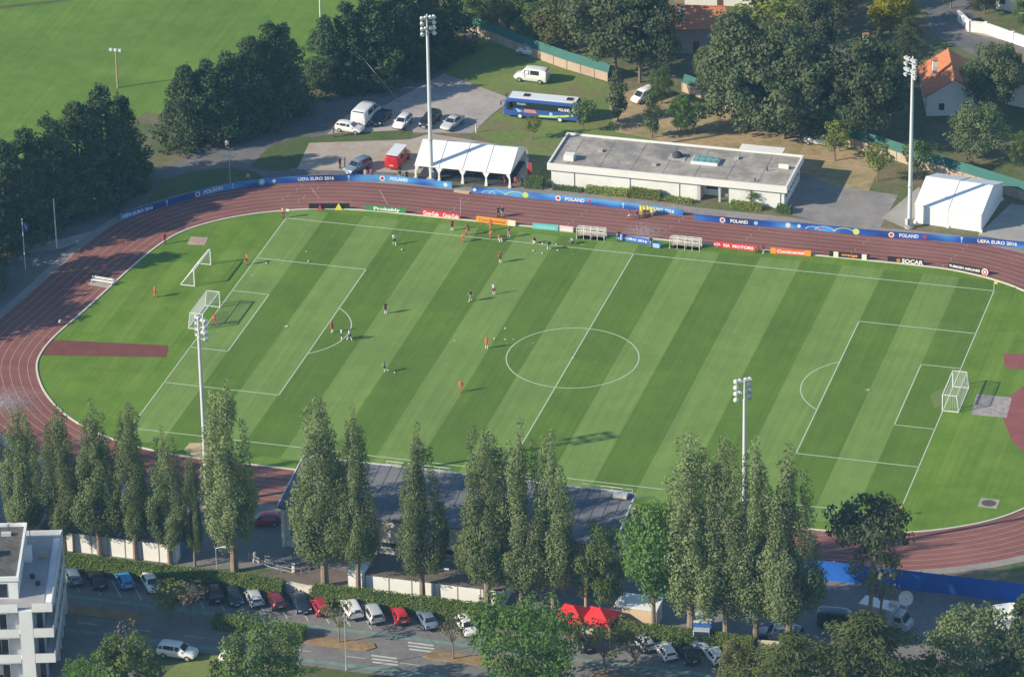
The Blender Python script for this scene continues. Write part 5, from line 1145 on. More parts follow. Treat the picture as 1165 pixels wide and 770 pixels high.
def person_meshes(pose):
    if pose in PM: return PM[pose]
    J = dict(BASE); J.update(POSES[pose]); names = list(J); idx = {n: i for i, n in enumerate(names)}
    me = bpy.data.meshes.new('figure'); me.from_pydata([J[n] for n in names], [(idx[a], idx[b]) for a, b in SEG], [])
    o = bpy.data.objects.new('figure', me); COL.objects.link(o)
    o.modifiers.new('skin', 'SKIN'); sk = me.skin_vertices[0].data
    for n in names: r = RAD[n]; sk[idx[n]].radius = (r*(.80 if n in ('pel','sp','ch') else 1), r*(1.12 if n in ('pel','ch') else 1)); sk[idx[n]].use_root = (n == 'pel')
    s = o.modifiers.new('sub', 'SUBSURF'); s.levels = 1; s.render_levels = 1
    dg = bpy.context.evaluated_depsgraph_get(); dg.update(); body = bpy.data.meshes.new_from_object(o.evaluated_get(dg)); bpy.data.objects.remove(o); bpy.data.meshes.remove(me)
    body.name = 'body'; body.materials.clear()
    V = {n: Vector(J[n]) for n in names}
    def near(p):
        best = None
        for a, b in SEG:
            A, B = V[a], V[b]; d = B-A; t = max(0, min(1, (p-A).dot(d)/d.length_squared)); q = (p-(A+d*t)).length-(RAD[a]*(1-t)+RAD[b]*t)*.9
            if best is None or q < best[0]: best = (q, (a, b), t)
        return best[1], best[2]
    zone = []
    for f in body.polygons:
        (a, b), t = near(f.center)
        if (a, b) in (('pel','sp'),): z = 'shorts' if t < .25 else 'shirt'
        elif (a, b) in (('sp','ch'),('ch','sl'),('ch','sr')): z = 'shirt'
        elif (a, b) == ('ch','nk'): z = 'shirt' if t < .55 else 'skin'
        elif b in ('el','er'): z = 'shirt' if t < .62 else 'skin'
        elif (a, b) in (('pel','hl'),('pel','hr')): z = 'shorts'
        elif b in ('kl','kr'): z = 'shorts' if t < .70 else 'skin'
        elif b in ('al','ar'): z = ('sock_a' if b == 'al' else 'sock_b') if t > .18 else 'skin'
        elif b in ('tl','tr'): z = 'boot_a' if b == 'tl' else 'boot_b'
        elif (a, b) == ('hb','ht') or (a, b) == ('nk','hb'):
            c = f.center-V['hb']; up = (V['ht']-V['nk']).normalized(); h = c.dot(up); fw = c.dot(Vector((1,0,0)) if abs(up.x) < .7 else Vector((0,0,-1)))
            z = 'hair' if h > .085 or (h > -.03 and fw < -.005) else 'skin'
        else: z = 'skin'
        zone.append(z)
    out = {}
    vn = [v.normal.copy() for v in body.vertices]
    def sub(z, push):
        mp = {}; vs = []; fs = []
        for f, zz in zip(body.polygons, zone):
            if zz == z or (z == 'trousers' and zz in ('shorts','sock_a','sock_b')) or (z == 'sleeves' and zz == 'shirt'):
                q = []
                for i in f.vertices:
                    if i not in mp: mp[i] = len(vs); vs.append(body.vertices[i].co+vn[i]*push)
                    q.append(mp[i])
                fs.append(q)
        m = bpy.data.meshes.new(z); m.from_pydata([tuple(v) for v in vs], [], fs); m.materials.append(SKIN); m.shade_smooth(); return m
    out['shirt'] = sub('shirt', .018); out['shorts'] = sub('shorts', .026); out['hair'] = sub('hair', .014); 
    for q in 'ab': out['sock_'+q] = sub('sock_'+q, .010); out['boot_'+q] = sub('boot_'+q, .012)
    out['trousers'] = sub('trousers', .022)
    # hands with five fingers, nose, ears, eyes: merged into the one body mesh
    b = MB(); b.v = [tuple(v.co) for v in body.vertices]; b.f = [tuple(f.vertices) for f in body.polygons]; b.m = [0]*len(b.f)
    for e, w_ in (('el','wl'),('er','wr')):
        d = (V[w_]-V[e]).normalized(); sd = d.orthogonal().normalized(); nn = d.cross(sd); c = V[w_]+d*.03
        b.box(c+d*.03, (.05,.085,.05))
        for k, l_ in enumerate((.065,.08,.085,.075)):
            o_ = c+d*.06+Vector((0,1,0))*((k-1.5)*.021); m_ = o_+d*l_*.55; b.tube(o_, m_, .010, .009, 5); b.tube(m_, m_+(d+nn*.5)*l_*.45, .009, .007, 5)
        b.tube(c+nn*.02, c+nn*.06+d*.04, .012, .009, 5)
    up = (V['ht']-V['nk']).normalized(); fw = Vector((1,0,0)) if abs(up.x) < .7 else Vector((0,0,-1)); fw = (fw-up*fw.dot(up)).normalized(); si = up.cross(fw); hc = V['hb']+up*.03
    b.tube(hc+fw*.085-up*.005, hc+fw*.112-up*.02, .016, .012, 6)
    for s in (-1, 1): b.ball(hc+si*(s*.088), .022, 6, 4); b.ball(hc+fw*.086+si*(s*.032)+up*.02, .010, 6, 4, 1)
    b.tube(hc+fw*.088-up*.05-si*.025, hc+fw*.088-up*.05+si*.025, .006, n=5, mi=1)
    m = b.mesh('body', [SKIN, EYE]); m.shade_smooth(); out['body'] = m; PM[pose] = out; return out
def person(px_, pose, heading, shirt, shorts, socks, label, skin=SKIN, hair=HAIRM, long=False, group=None, h=1.0, loc=None):
    c = loc or at(*px_); pm = person_meshes(pose)
    o = link('person', pm['body'], None, (c.x, c.y, c.z+.05 if loc is None else c.z)); o.rotation_euler = (0,0,R(heading)); o.scale = (h,)*3; tag(o, label, 'person', group)
    o.material_slots[0].link = 'OBJECT'; o.material_slots[0].material = skin
    def ch(n, m): k = link(n.split('_')[0], pm[n], o); k.material_slots[0].link = 'OBJECT'; k.material_slots[0].material = m; return k
    ch('shirt', shirt); ch('hair', hair); [ch('boot_'+q, BOOT if socks is not C_WH else C_WH) for q in 'ab']
    if long: ch('trousers', shorts)
    else: ch('shorts', shorts); ch('sock_a', socks); ch('sock_b', socks)
    return o
PP = [
 ((176.6,338.5),'walk',20,C_OR,C_OR,C_OR,'player in orange walking alone on the grass behind the spare goal'),
 ((187.5,278),'stand',-40,C_RED,C_RED,C_RED,'person in red standing on the kerb beside the pink throwing pad'),
 ((68.5,370),'squat',-20,C_WH,C_NV,C_NV,'crouching person in a white top on the shaded track by the kerb'),
 ((281,301.5),'kick',-150,C_OR,C_BK,C_OR,'player in orange kicking near the goal line, next to two footballs in the penalty area'),
 ((244.2,370),'arms_hips',-100,C_OR,C_OR,C_OR,'goalkeeper in orange standing in front of the goal by the near floodlight'),
 ((322.5,248.5),'stand',-80,C_PK,C_DR,C_DR,'person in a pale reddish top beside the white corner pole'),
 ((448.8,279),'walk',-60,C_WH,C_BK,C_WH,'player in white top and black shorts walking alone below the green board'),
 ((438.8,357),'stand',-100,C_BK,C_BK,C_WH,'player in all black standing alone outside the penalty arc'),
 ((378,378.5),'stand',-30,C_OR,C_OR,C_WH,'player in orange on the penalty area edge, next to the pair in pale tops'),
 ((388.7,387),'stand',30,C_LB,C_NV,C_WH,'player in a light blue top inside the penalty arc'),
 ((398,387.5),'walk',160,C_WH,C_NV,C_WH,'player in a white top and navy shorts beside the light blue player'),
 ((514.5,262.5),'stand',-80,C_DR,C_BK,C_WH,'player in dark red and black standing by himself below the red script board'),
 ((527,275.5),'bend',30,C_OR,C_OR,C_OR,'player in orange bending over on the touchline'),
 ((533,268),'run',170,C_DR,C_OR,C_OR,'player in dark red bib running behind the bending player'),
 ((557.8,262.5),'walk',-100,C_OR,C_OR,C_OR,'player in orange farthest back of the group by the orange board'),
 ((558.5,271.5),'bend',-30,C_OR,C_OR,C_OR,'player in orange leaning forward in the middle of the touchline group'),
 ((568.5,273.5),'sit',-60,C_OR,C_WH,C_WH,'player in orange sitting on the touchline'),
 ((579,270.5),'arms_hips',-120,C_NV,C_OR,C_WH,'player in a dark blue top with orange shorts at the end of the touchline group'),
 ((567,247.3),'stand',-90,C_BK,C_BK,C_BK,'person in black on the track behind the orange board, nearer the marquee side'),
 ((571.8,247.6),'stand',-80,C_BK,C_GR,C_BK,'person in black top and grey trousers beside another on the track behind the orange board'),
 ((569.5,299),'stand',-110,C_DR,C_BK,C_WH,'player in dark red with white socks standing below the touchline group'),
 ((535.5,343),'walk',-130,C_BK,C_GR,C_WH,'player in black walking in the middle of the left half'),
 ((562,335),'stand',-70,C_WH,C_DR,C_WH,'player in white top and dark red shorts, right of the walking player in black'),
 ((553.8,396.5),'stand',-90,C_OR,C_OR,C_WH,'player in orange with white socks standing just outside the centre circle'),
 ((437.5,423.8),'kick',0,C_GR,C_BK,C_WH,'player in grey about to strike a ball near the penalty area corner'),
 ((524.5,446),'walk',-90,C_OR,C_OR,C_OR,'player in orange walking nearest to the grandstand'),
 ((608.5,277.5),'squat',170,C_DR,C_WH,C_WH,'player in dark red crouching on the touchline among loose footballs'),
 ((624.5,284),'bend',-60,C_BK,C_NV,C_WH,'player in black stooping over the cluster of footballs'),
 ((651.5,278),'squat',-140,C_LB,C_NV,C_NV,'person in light blue squatting by the bench shelter'),
 ((717,251),'run',185,C_RED,C_WH,C_RED,'runner in red and white on the track lanes'),
 ((725.5,248.5),'walk',190,C_DR,C_BK,C_DR,'runner in dark red just behind the runner in red and white'),
 ((729.5,245.5),'stand',-95,C_YE,C_YE,C_YE,'steward in yellow at the left end of the yellow row on the track edge'),
 ((733.5,245.8),'stand',-80,C_YE,C_BK,C_YE,'steward in yellow and black trousers second in the yellow row'),
 ((737.5,246.2),'arms_hips',-100,C_YE,C_GR,C_YE,'steward in yellow with hands on hips in the yellow row'),
 ((741.5,246.6),'stand',-110,C_YE,C_YE,C_YE,'steward in yellow at the right end of the yellow row'),
 ((861,287.5),'squat',-100,C_RED,C_RED,C_RED,'person in red squatting beside the red board with capitals'),
 ((868.5,288.5),'bend',-170,C_RED,C_DR,C_WH,'person in red bending towards the squatting one at the red board'),
 ((704,275),'stand',-90,C_BK,C_BK,C_BK,'person in black at the left end of the blue board'),
 ((740.5,281.5),'walk',-120,C_BK,C_GR,C_BK,'person in dark clothes walking between the blue board and the equipment trunk'),
 ((586.5,213.5),'stand',-100,C_RED,C_BK,C_RED,'person in red standing at the corner post of the open marquee'),
 ((575,209),'stand',-40,C_RED,C_NV,C_RED,'person in a red top just inside the open marquee'),
 ((594,211),'stand',-120,C_GR,C_BK,C_BK,'person in grey at the flag end of the open marquee'),
 ((552,203),'arms_hips',-90,C_BK,C_BK,C_BK,'person in black standing in the shade under the open marquee'),
 ((386.8,192),'stand',-20,C_BK,C_BK,C_BK,'person in black beside the steel blue estate car'),
 ((392.5,191),'stand',-160,C_NV,C_BK,C_BK,'person in navy top facing the one in black near the estate car'),
 ((379.6,156.5),'stand',20,C_BK,C_NV,C_BK,'person in black beside the white car on the grass strip'),
 ((416,204.8),'stand',-90,C_PK,C_GR,C_WH,'spectator in a pinkish top leaning at the banner, nearer the estate car'),
 ((423,205),'walk',-80,C_RED,C_NV,C_WH,'spectator in red at the banner next to the pinkish spectator'),
 ((455,205.8),'stand',-100,C_BK,C_GR,C_BK,'spectator in black behind the banner below the red service van'),
 ((462.7,206.8),'stand',-60,C_NV,C_BK,C_BK,'spectator in navy behind the banner left of the floodlight mast'),
 ((282.5,209.5),'stand',-80,C_PK,C_NV,C_WH,'spectator in pink behind the bend of the banner beside the globe lamp'),
 ((258.7,172),'walk',-60,C_WH,C_BK,C_BK,'person in a white top walking past the pale utility cart'),
 ((529,43),'stand',-90,C_BK,C_NV,C_BK,'person in dark clothes standing at the far end of the shaded road'),
 ((290.5,640),'walk',-20,C_WH,C_GR,C_WH,'person in white walking by the entrance railing'),
]
for q, ps, hd, s_, sh, so_, lab in PP:
    person(q, ps, hd, s_, sh, so_, lab, hair=HAIRL if len(lab) % 5 == 0 else HAIRM, long=(so_ is C_BK or 'steward' in lab or 'spectator' in lab), h=random.uniform(.98,1.06))

# ------------------------------------------------------------------ footballs
bm_ = MB(); bm_.ball((0,0,.125),.125,14,9)
# pentagon patches set a hair proud of the ball
pm_ = MB()
for ax in ((0,0,1),(.89,0,.45),(-.72,.53,.45),(.28,-.85,.45),(-.28,.85,-.3),(-.72,-.53,.45),(.28,.85,.45)):
    n_ = Vector(ax).normalized(); u_ = n_.orthogonal().normalized(); v_ = n_.cross(u_); pm_.poly([Vector((0,0,.125))+n_*.124+(u_*math.cos(2*PI*k/5)+v_*math.sin(2*PI*k/5))*.04 for k in range(5)])
BALLM = bm_.mesh('football',[mat('ball_white',(0.82,0.82,0.80),0.4)]); BALLM.shade_smooth(); PATCHM = pm_.mesh('patches',[C_BK])
for q in ((348,286),(317,294.4),(351,298.3),(303,300.4),(457,285),(325.8,371),(287,313),(517,387.4),(574.4,373.6),(562,385.6),(574.4,386),(583.5,386),(576.5,391.7),(605.6,390.4),(449,423.8),(616.7,278.2),(632.6,278.2),(606.6,286),(617,288),(633.7,285.3),(651.5,289),(661.5,278.6),(247,369.5)):
    c = at(*q); o = link('football', BALLM, None, (c.x,c.y,.045)); o.rotation_euler = (random.uniform(0,3),random.uniform(0,.3),random.uniform(0,3)); o.location.z = .045
    tag(o, 'small white training football lying on the mown pitch', 'football', 'training footballs on the pitch'); link('patches', PATCHM, o)
# ------------------------------------------------------------------ trees
def rnd_dir():
    while True:
        v = Vector((random.uniform(-1,1),random.uniform(-1,1),random.uniform(-1,1)))
        if .05 < v.length < 1: return v.normalized()
def leaves(clumps, leaf, n_per, axis0=None, droop=0.0, aspect=1.0, outw=1.0, flat=0.0):
    """clumps: (centre, (rx,ry,rz)); leaf cards lie on and just inside each clump's shell"""
    vs = []; fs = []
    for c, r in clumps:
        c = Vector(c); k = max(4, int(n_per*(r[0]*r[1]+r[1]*r[2]+r[0]*r[2])/3))
        out = Vector((c.x,c.y,0)); out = out.normalized() if out.length > .1 else Vector((0,0,1))
        for _ in range(k):
            d = rnd_dir(); s = random.uniform(.55,1.05); p = c+Vector((d.x*r[0],d.y*r[1],d.z*r[2]))*s
            n = (d*1.0+out*.35*outw+Vector((0,0,flat))+rnd_dir()*.75).normalized()
            a = n.orthogonal().normalized(); b = n.cross(a); t = random.uniform(0,2*PI); u = a*math.cos(t)+b*math.sin(t); v = n.cross(u)
            if axis0 is not None: # long leaf axis runs outwards
                u = (d+out*.6+Vector((0,0,droop))+rnd_dir()*.4); u = (u-n*u.dot(n)).normalized(); v = n.cross(u)
            l = leaf*random.uniform(.6,1.25); w_ = l*aspect
            i = len(vs); bend = n*(l*.18)
            vs += [p-u*l*.5, p+v*w_*.5+bend, p+u*l*.5, p-v*w_*.5+bend]
            fs += [(i,i+1,i+2),(i,i+2,i+3)]
    return vs, fs
def crown_mesh(clumps, leaf, n_per, m, **k):
    vs, fs = leaves(clumps, leaf, n_per, **k); me = bpy.data.meshes.new('crown'); me.from_pydata([tuple(v) for v in vs], [], fs); me.materials.append(m); return me
def limb_mesh(segs, m):
    b = MB()
    for p, q, r0, r1 in segs: b.tube(p, q, r0, r1, 8)
    return b.mesh('trunk', [m])
BARK = mat('bark',(0.20,0.155,0.115),0.9,0.25,2.0); BARKP = mat('pale_bark',(0.24,0.185,0.14),0.9,0.25,1.5); BARKD = mat('dark_bark',(0.10,0.075,0.06),0.9,0.25,2.0)
L_POP = leaf_mat('poplar_leaf',(0.170,0.220,0.100),(0.258,0.300,0.150),.36,.22)
L_CON = leaf_mat('cypress_leaf',(0.075,0.118,0.058),(0.125,0.172,0.080),0.25)
L_OAK = leaf_mat('dark_broadleaf',(0.098,0.130,0.068),(0.165,0.192,0.098),.32,.30)
L_BRT = leaf_mat('bright_leaf',(0.112,0.205,0.055),(0.165,0.262,0.075),0.38)
L_YEL = leaf_mat('yellow_leaf',(0.26,0.25,0.022),(0.34,0.31,0.03),.35)
L_OLV = leaf_mat('olive_leaf',(0.150,0.160,0.065),(0.215,0.215,0.090),0.32)
L_YGR = leaf_mat('yellow_green_leaf',(0.190,0.230,0.050),(0.25,0.275,0.07),.35)
L_CED = leaf_mat('cedar_leaf',(0.100,0.132,0.050),(0.155,0.182,0.068),0.28)
L_SIL = leaf_mat('pale_round_leaf',(0.165,0.215,0.100),(0.230,0.285,0.140),0.32)
L_HED = leaf_mat('hedge_leaf',(0.165,0.235,0.060),(0.225,0.295,0.085),.35,0.05)
L_BRN = leaf_mat('dry_leaf',(0.145,0.115,0.080),(0.185,0.150,0.105),.2)
L_MID = leaf_mat('mid_green_leaf',(0.120,0.180,0.062),(0.175,0.235,0.085),0.34)

KINDS = {}
def kind_poplar(seed):
    random.seed(seed); H = 22.0; cl = []; base = 4.6; plumes = [(random.uniform(0,6.28), 1.0, .18)]
    np_ = 5+seed % 3
    for i in range(np_):
        a = 2*PI*i/np_+random.uniform(-.5,.5); plumes.append((a, random.choice((.66,.80,.9,.96,1.0))-random.uniform(0,.05), random.uniform(.75,1.1)))
    for i in range(5): plumes.append((random.uniform(0,6.28), random.uniform(.30,.55), random.uniform(1.0,1.25)))
    for a, top, ro in plumes:
        n = int(6+10*top); z0 = base+random.uniform(-.6,1.2)
        for j in range(n):
            t = j/(n-1); z = z0+(H*top-z0)*t; tt = (z-base)/(H-base)
            prof = 2.7*max(.02,1-(max(tt,0)*.93)**2.2)**.55*min(1,.6+max(tt,0)*3.2)
            r = prof*ro+random.uniform(-.35,.35); da = a+random.uniform(-.3,.3)+.25*math.sin(z*.5+a)
            s = random.uniform(.75,1.25)*(1-.45*t**3); cl.append(((r*math.cos(da),r*math.sin(da),z),(s,s,s*random.uniform(1.1,1.6))))
    for j in range(18):
        a = random.uniform(0,6.28); t = random.random()*.85; z = base+(H-base)*t; r = 1.0*(1-t*.8); cl.append(((r*math.cos(a),r*math.sin(a),z),(1.0,1.0,1.5)))
    tr = [((0,0,0),(.05,0,4.8),.46,.33),((.05,0,4.8),(0,.1,12),.33,.18),((0,.1,12),(0,0,20),.18,.05)]
    for i in range(7):
        a = i*.95; tr.append(((.03,0,2.2+.4*i),(1.5*math.cos(a),1.5*math.sin(a),7+.7*i),.17,.05))
    return H, crown_mesh(cl,.24,150,L_POP,outw=1.0), limb_mesh(tr,BARKP)
def kind_cypress(seed):
    random.seed(seed); H = 14.0; cl = []
    for j in range(150):
        t = random.random()**1.0; z = .4+(H-.8)*t; R_ = 4.9*(1-t)**.62*(.75+.35*random.random()); a = random.uniform(0,2*PI); u = random.uniform(.5,1.0)
        s = random.uniform(.7,1.25)*(1-.4*t); cl.append(((R_*u*math.cos(a),R_*u*math.sin(a),z),(s*1.15,s*1.15,s*.9)))
    for k in range(3): cl.append(((random.uniform(-.5,.5),random.uniform(-.5,.5),H-.5-.5*k),(.5,.5,.9)))
    return H, crown_mesh(cl,.55,58,L_CON,axis0=1,droop=.5,aspect=.5), limb_mesh([((0,0,0),(0,0,H*.85),.4,.06)],BARKD)
def kind_round(seed, H, R_, base, m, leaf=.36, n=60, flat=1.0, nper=95, bark=None, csize=1.0, trunk_r=.22):
    random.seed(seed); cl = []; cz = (H+base)/2; hz = (H-base)/2
    for j in range(n):
        d = rnd_dir(); u = random.uniform(.45,.92); s = random.uniform(.7,1.2)*csize
        cl.append(((d.x*R_*u,d.y*R_*u,cz+d.z*hz*u*flat),(s,s,s*.85)))
    tr = [((0,0,0),(.03,.05,base+hz*.4),trunk_r,trunk_r*.6)]
    for i in range(6):
        a = i*1.05+.4; tr.append(((.03,.05,base*.85+.12*i),(R_*.55*math.cos(a),R_*.55*math.sin(a),cz+hz*.25),trunk_r*.45,trunk_r*.12))
    return H, crown_mesh(cl,leaf,nper,m), limb_mesh(tr,bark or BARK)
def kind_pine(seed):
    random.seed(seed); H = 14.0; cl = []
    for (z, rr, n_) in ((12.8,3.2,20),(11.6,4.8,36),(10.4,4.6,26)):
        for j in range(n_): a = random.uniform(0,2*PI); u = rr*math.sqrt(random.uniform(.05,1)); s = random.uniform(.8,1.2); cl.append(((u*math.cos(a),u*math.sin(a),z+random.uniform(-.4,.4)),(s,s,s*.6)))
    for j in range(9): a = random.uniform(0,2*PI); u = random.uniform(1.2,3.2); cl.append(((u*math.cos(a),u*math.sin(a),random.uniform(8,10)),(.9,.9,.6)))
    tr = [((0,0,0),(.5,.1,6),.30,.22),((.5,.1,6),(.1,0,11.5),.22,.12)]
    for i in range(8): a = i*.8; tr.append(((.3,0,6.5+.6*i),(3.0*math.cos(a),3.0*math.sin(a),9+.4*i),.10,.04))
    return H, crown_mesh(cl,.36,62,L_OAK), limb_mesh(tr,BARKP)
def kind_cedar(seed, m=None, H=12.0, R_=6.0):
    random.seed(seed); cl = []
    for k in range(9):
        t = k/8; z = 1.6+(H-2.0)*t; rr = R_*(1-t**2.6)*(.85+.25*random.random())+.7; nb = max(5,int(11*(1-t*.6)))
        for i in range(nb):
            a = 2*PI*(i+random.uniform(-.3,.3))/nb+k*.5; L_ = rr*random.uniform(.75,1.1)
            for q in range(6):
                u = (q+.8)/6; s = (.95-.45*u)*(.9+.25*random.random()); cl.append(((L_*u*math.cos(a),L_*u*math.sin(a),z+.5*u-1.0*u*u),(s*1.15,s*1.15,s*.36)))
    return H, crown_mesh(cl,.48,60,m or L_CED,axis0=1,droop=-.35,aspect=.32,flat=.9), limb_mesh([((0,0,0),(0,0,H*.92),.38,.05)],BARKD)
def kind_column(seed, m=None):
    random.seed(seed); H = 8.0; cl = []
    for j in range(46):
        t = random.random(); z = 1.5+6.3*t; R_ = 1.45*math.sin(PI*min(1,.22+.78*t))**.6; a = random.uniform(0,2*PI); u = random.uniform(.4,.9); s = random.uniform(.45,.7)
        cl.append(((R_*u*math.cos(a),R_*u*math.sin(a),z),(s,s,s*1.25)))
    return H, crown_mesh(cl,.32,100,m or L_OAK), limb_mesh([((0,0,0),(0,0,6.5),.13,.04)],BARK)
def kind_twiggy(seed, m=None, H=6.0):
    random.seed(seed); cl = []; tr = [((0,0,0),(.05,0,1.9),.10,.08)]
    for i in range(12):
        a = i*2*PI/12+random.uniform(-.2,.2); r = random.uniform(.7,1.7); z = random.uniform(3.2,5.6); tr.append(((.05,0,1.7+.06*i),(r*math.cos(a),r*math.sin(a),z),.045,.015)); s = random.uniform(.5,.8)
        cl.append(((r*math.cos(a),r*math.sin(a),z),(s,s,s*.8)))
    return H, crown_mesh(cl,.27,80,m or L_OLV), limb_mesh(tr,BARK)
def get(kind, *a, **k):
    key = (kind.__name__, a, tuple(sorted((x, getattr(y,'name',y)) for x, y in k.items())))
    if key not in KINDS: KINDS[key] = kind(*a, **k)
    return KINDS[key]
CNT = [0]
def plant(kd, base, ytop, label, name='tree', group=None, width=None, cat='tree', wide=1.0, loc=None, h=None):
    H, cm, tm = kd; c = loc or at(*base); h = h or max(1.0, height_at(c, ytop)); k = h/H
    t = thing(name, label, cat, (c.x,c.y,0), (CNT[0]*2.39) % 6.28, group); CNT[0] += 1
    t.scale = (k*wide, k*wide, k); link('crown', cm, t); link('trunk', tm, t); return t
pops = [get(kind_poplar, s) for s in (11,12,13,14,15,16,17)]
GP = 'row of tall poplars behind the hedge'
for i, (b, yt, wd, lab) in enumerate((
 ((31,624),466,1.0,'tall poplar rising directly behind the apartment block roof'),((74,630),464,.84,'tall poplar at the near end of the white changing block'),((114,633),457,.95,'tall poplar whose crown rises over the curve of the white kerb, over the changing block'),
 ((154.5,637),462,.90,'tall poplar at the middle of the white changing block, throwing a shadow on the grass'),((193.5,642),487,.78,'slender poplar near the far corner of the white changing block'),((222,645),515,.60,'shortest and thinnest poplar, squeezed beside the big double poplar'),
 ((267,650),436,1.12,'broad double topped poplar just right of the tall floodlight mast'),((370,667),455,.98,'large poplar at the grandstand end, right of the stone wall gap'),((408,674),467,.72,'narrow poplar standing before the square white kiosk'),
 ((481,684),485,.92,'poplar beside the dark street lamp in front of the grandstand'),((555,693),492,.94,'poplar near the end of the long low white block'),((594,697),483,.84,'poplar in the middle of the cluster of three before the grandstand'),
 ((630,700),491,.84,'poplar just left of the red canopies'),((786,728),497,1.0,'poplar beside the broad bright green tree, near the blue truck'),((826,732),502,.86,'poplar directly left of the rising floodlight mast'),
 ((860,734),505,.9,'poplar whose top covers the foot of the floodlight mast'),((897,738),511,.92,'last poplar of the row, standing over the dark pickup'))):
    plant(pops[i % 7], b, yt, lab, 'poplar_tree', GP, wide=wd*(.93+.08*((i*5)%3-1)))
# conifers by the playing field
cyp = [get(kind_cypress, s) for s in (21,22,23)]
G3 = 'dark conifers along the playing field'
cl_ = [((-48,330),215,1.3),((-20,290),182,1.3),((8,272),160,1.25),((34,258),146,1.15),((62,248),132,1.1),((92,236),116,1.1),((120,222),98,1.1),((143,210),108,.95),
       ((214,165),74,1.15),((238,160),68,1.1),((262,152),58,1.15),((288,143),42,1.15),((312,134),26,1.1),((326,130),26,.9),
       ((372,104),18,1.0),((396,98),2,1.1),((424,92),-10,1.2),((452,82),-22,1.15),((482,70),-30,1.1),((506,58),-36,1.1)]
words = ['outermost conifer at the picture edge, beside the shaded path','conifer near the picture edge above the shaded path','conifer just left of the blue flag','conifer right behind the blue flag','conifer behind the twin globe lamp in the shade','conifer behind the plain white flagpole','tall conifer under the wooden light pole','end conifer of the first clump beside the gap',
 'first conifer past the gap with a brownish sunlit side','conifer behind the dry brown bush','conifer behind the pale utility cart','conifer in the middle of the second clump','tallest conifer of the second clump','end conifer of the second clump beside the dark car','conifer at the start of the third clump by the white light pole','conifer behind the white minibus on the third clump','conifer in the middle of the third clump at the top edge','conifer of the third clump left of the floodlight heads','conifer behind the floodlight heads at the top edge','last conifer of the third clump where the shaded road ends']
for i, (b, yt, wd) in enumerate(cl_): plant(cyp[i % 3], b, yt, 'dark '+words[i], 'conifer_tree', G3, wide=wd)
# conifers out of view whose shade lies across the bend of the track
shade_ = get(kind_round, 80, 12.0, 4.6, 2.0, L_OAK, leaf=.42, n=90, csize=1.3)
for i, (x, y, h) in enumerate(((-104.5,-14,17.5),(-103,-17.5,17.5),(-103,-21,18),(-110,-16,18.5),(-111,-22,18))): plant(shade_, None, None, 'tall tree beyond the picture edge shading the bend of the track', 'broadleaf_tree', 'trees shading the bend', loc=Vector((x,y,0)), h=h, wide=1.0)

for i, x in enumerate((-67,-74,-81,-88,-95,-102,-109)): plant(pops[i], None, None, 'tall poplar beyond the picture edge shading the near bend of the track', 'poplar_tree', 'poplars shading the near bend', loc=Vector((x,-69.5,0)), h=27, wide=1.0)
# upper side: trees round the houses and the lawn
oak = [get(kind_round, s, 12.0, 5.2, 2.0, L_OAK, leaf=.36, n=85, csize=1.2) for s in (31,32,33)]
skirt = [get(kind_round, s, 12.0, 5.0, .3, L_OAK, leaf=.36, n=95, csize=1.2) for s in (91,92,93)]
bro = [get(kind_round, s, 10.0, 4.6, 1.2, L_MID, leaf=.26, n=85, csize=1.0, nper=120) for s in (34,35)]
olv = [get(kind_round, s, 9.0, 4.2, 1.0, L_OLV, leaf=.32, n=65) for s in (36,37)]
brt = [get(kind_round, s, 9.0, 4.6, .8, L_BRT, leaf=.24, n=95, csize=.9, nper=130) for s in (38,39)]
yel = get(kind_round, 40, 8.0, 4.0, 1.0, L_YEL, leaf=.36, n=55); ygr = [get(kind_round, s, 5.0, 1.7, 1.3, L_YGR, leaf=.27, n=34, csize=.5, trunk_r=.09) for s in (41,42)]
mid = [get(kind_round, s, 5.0, 1.9, 1.0, L_MID, leaf=.28, n=38, csize=.55, trunk_r=.1) for s in (43,44)]
sil = get(kind_round, 45, 8.0, 4.0, .6, L_SIL, leaf=.28, n=100, csize=.85); col_ = [get(kind_column, s) for s in (46,47)]
brn = get(kind_round, 48, 4.0, 1.5, .4, L_BRN, leaf=.22, n=34, csize=.5, trunk_r=.1); ced = get(kind_cedar, 49); ced2 = get(kind_cedar, 50, L_OAK)
twg = [get(kind_twiggy, s) for s in (51,52)]; twb = get(kind_twiggy, 53, L_BRN)
UP = 'trees behind the green windbreak'
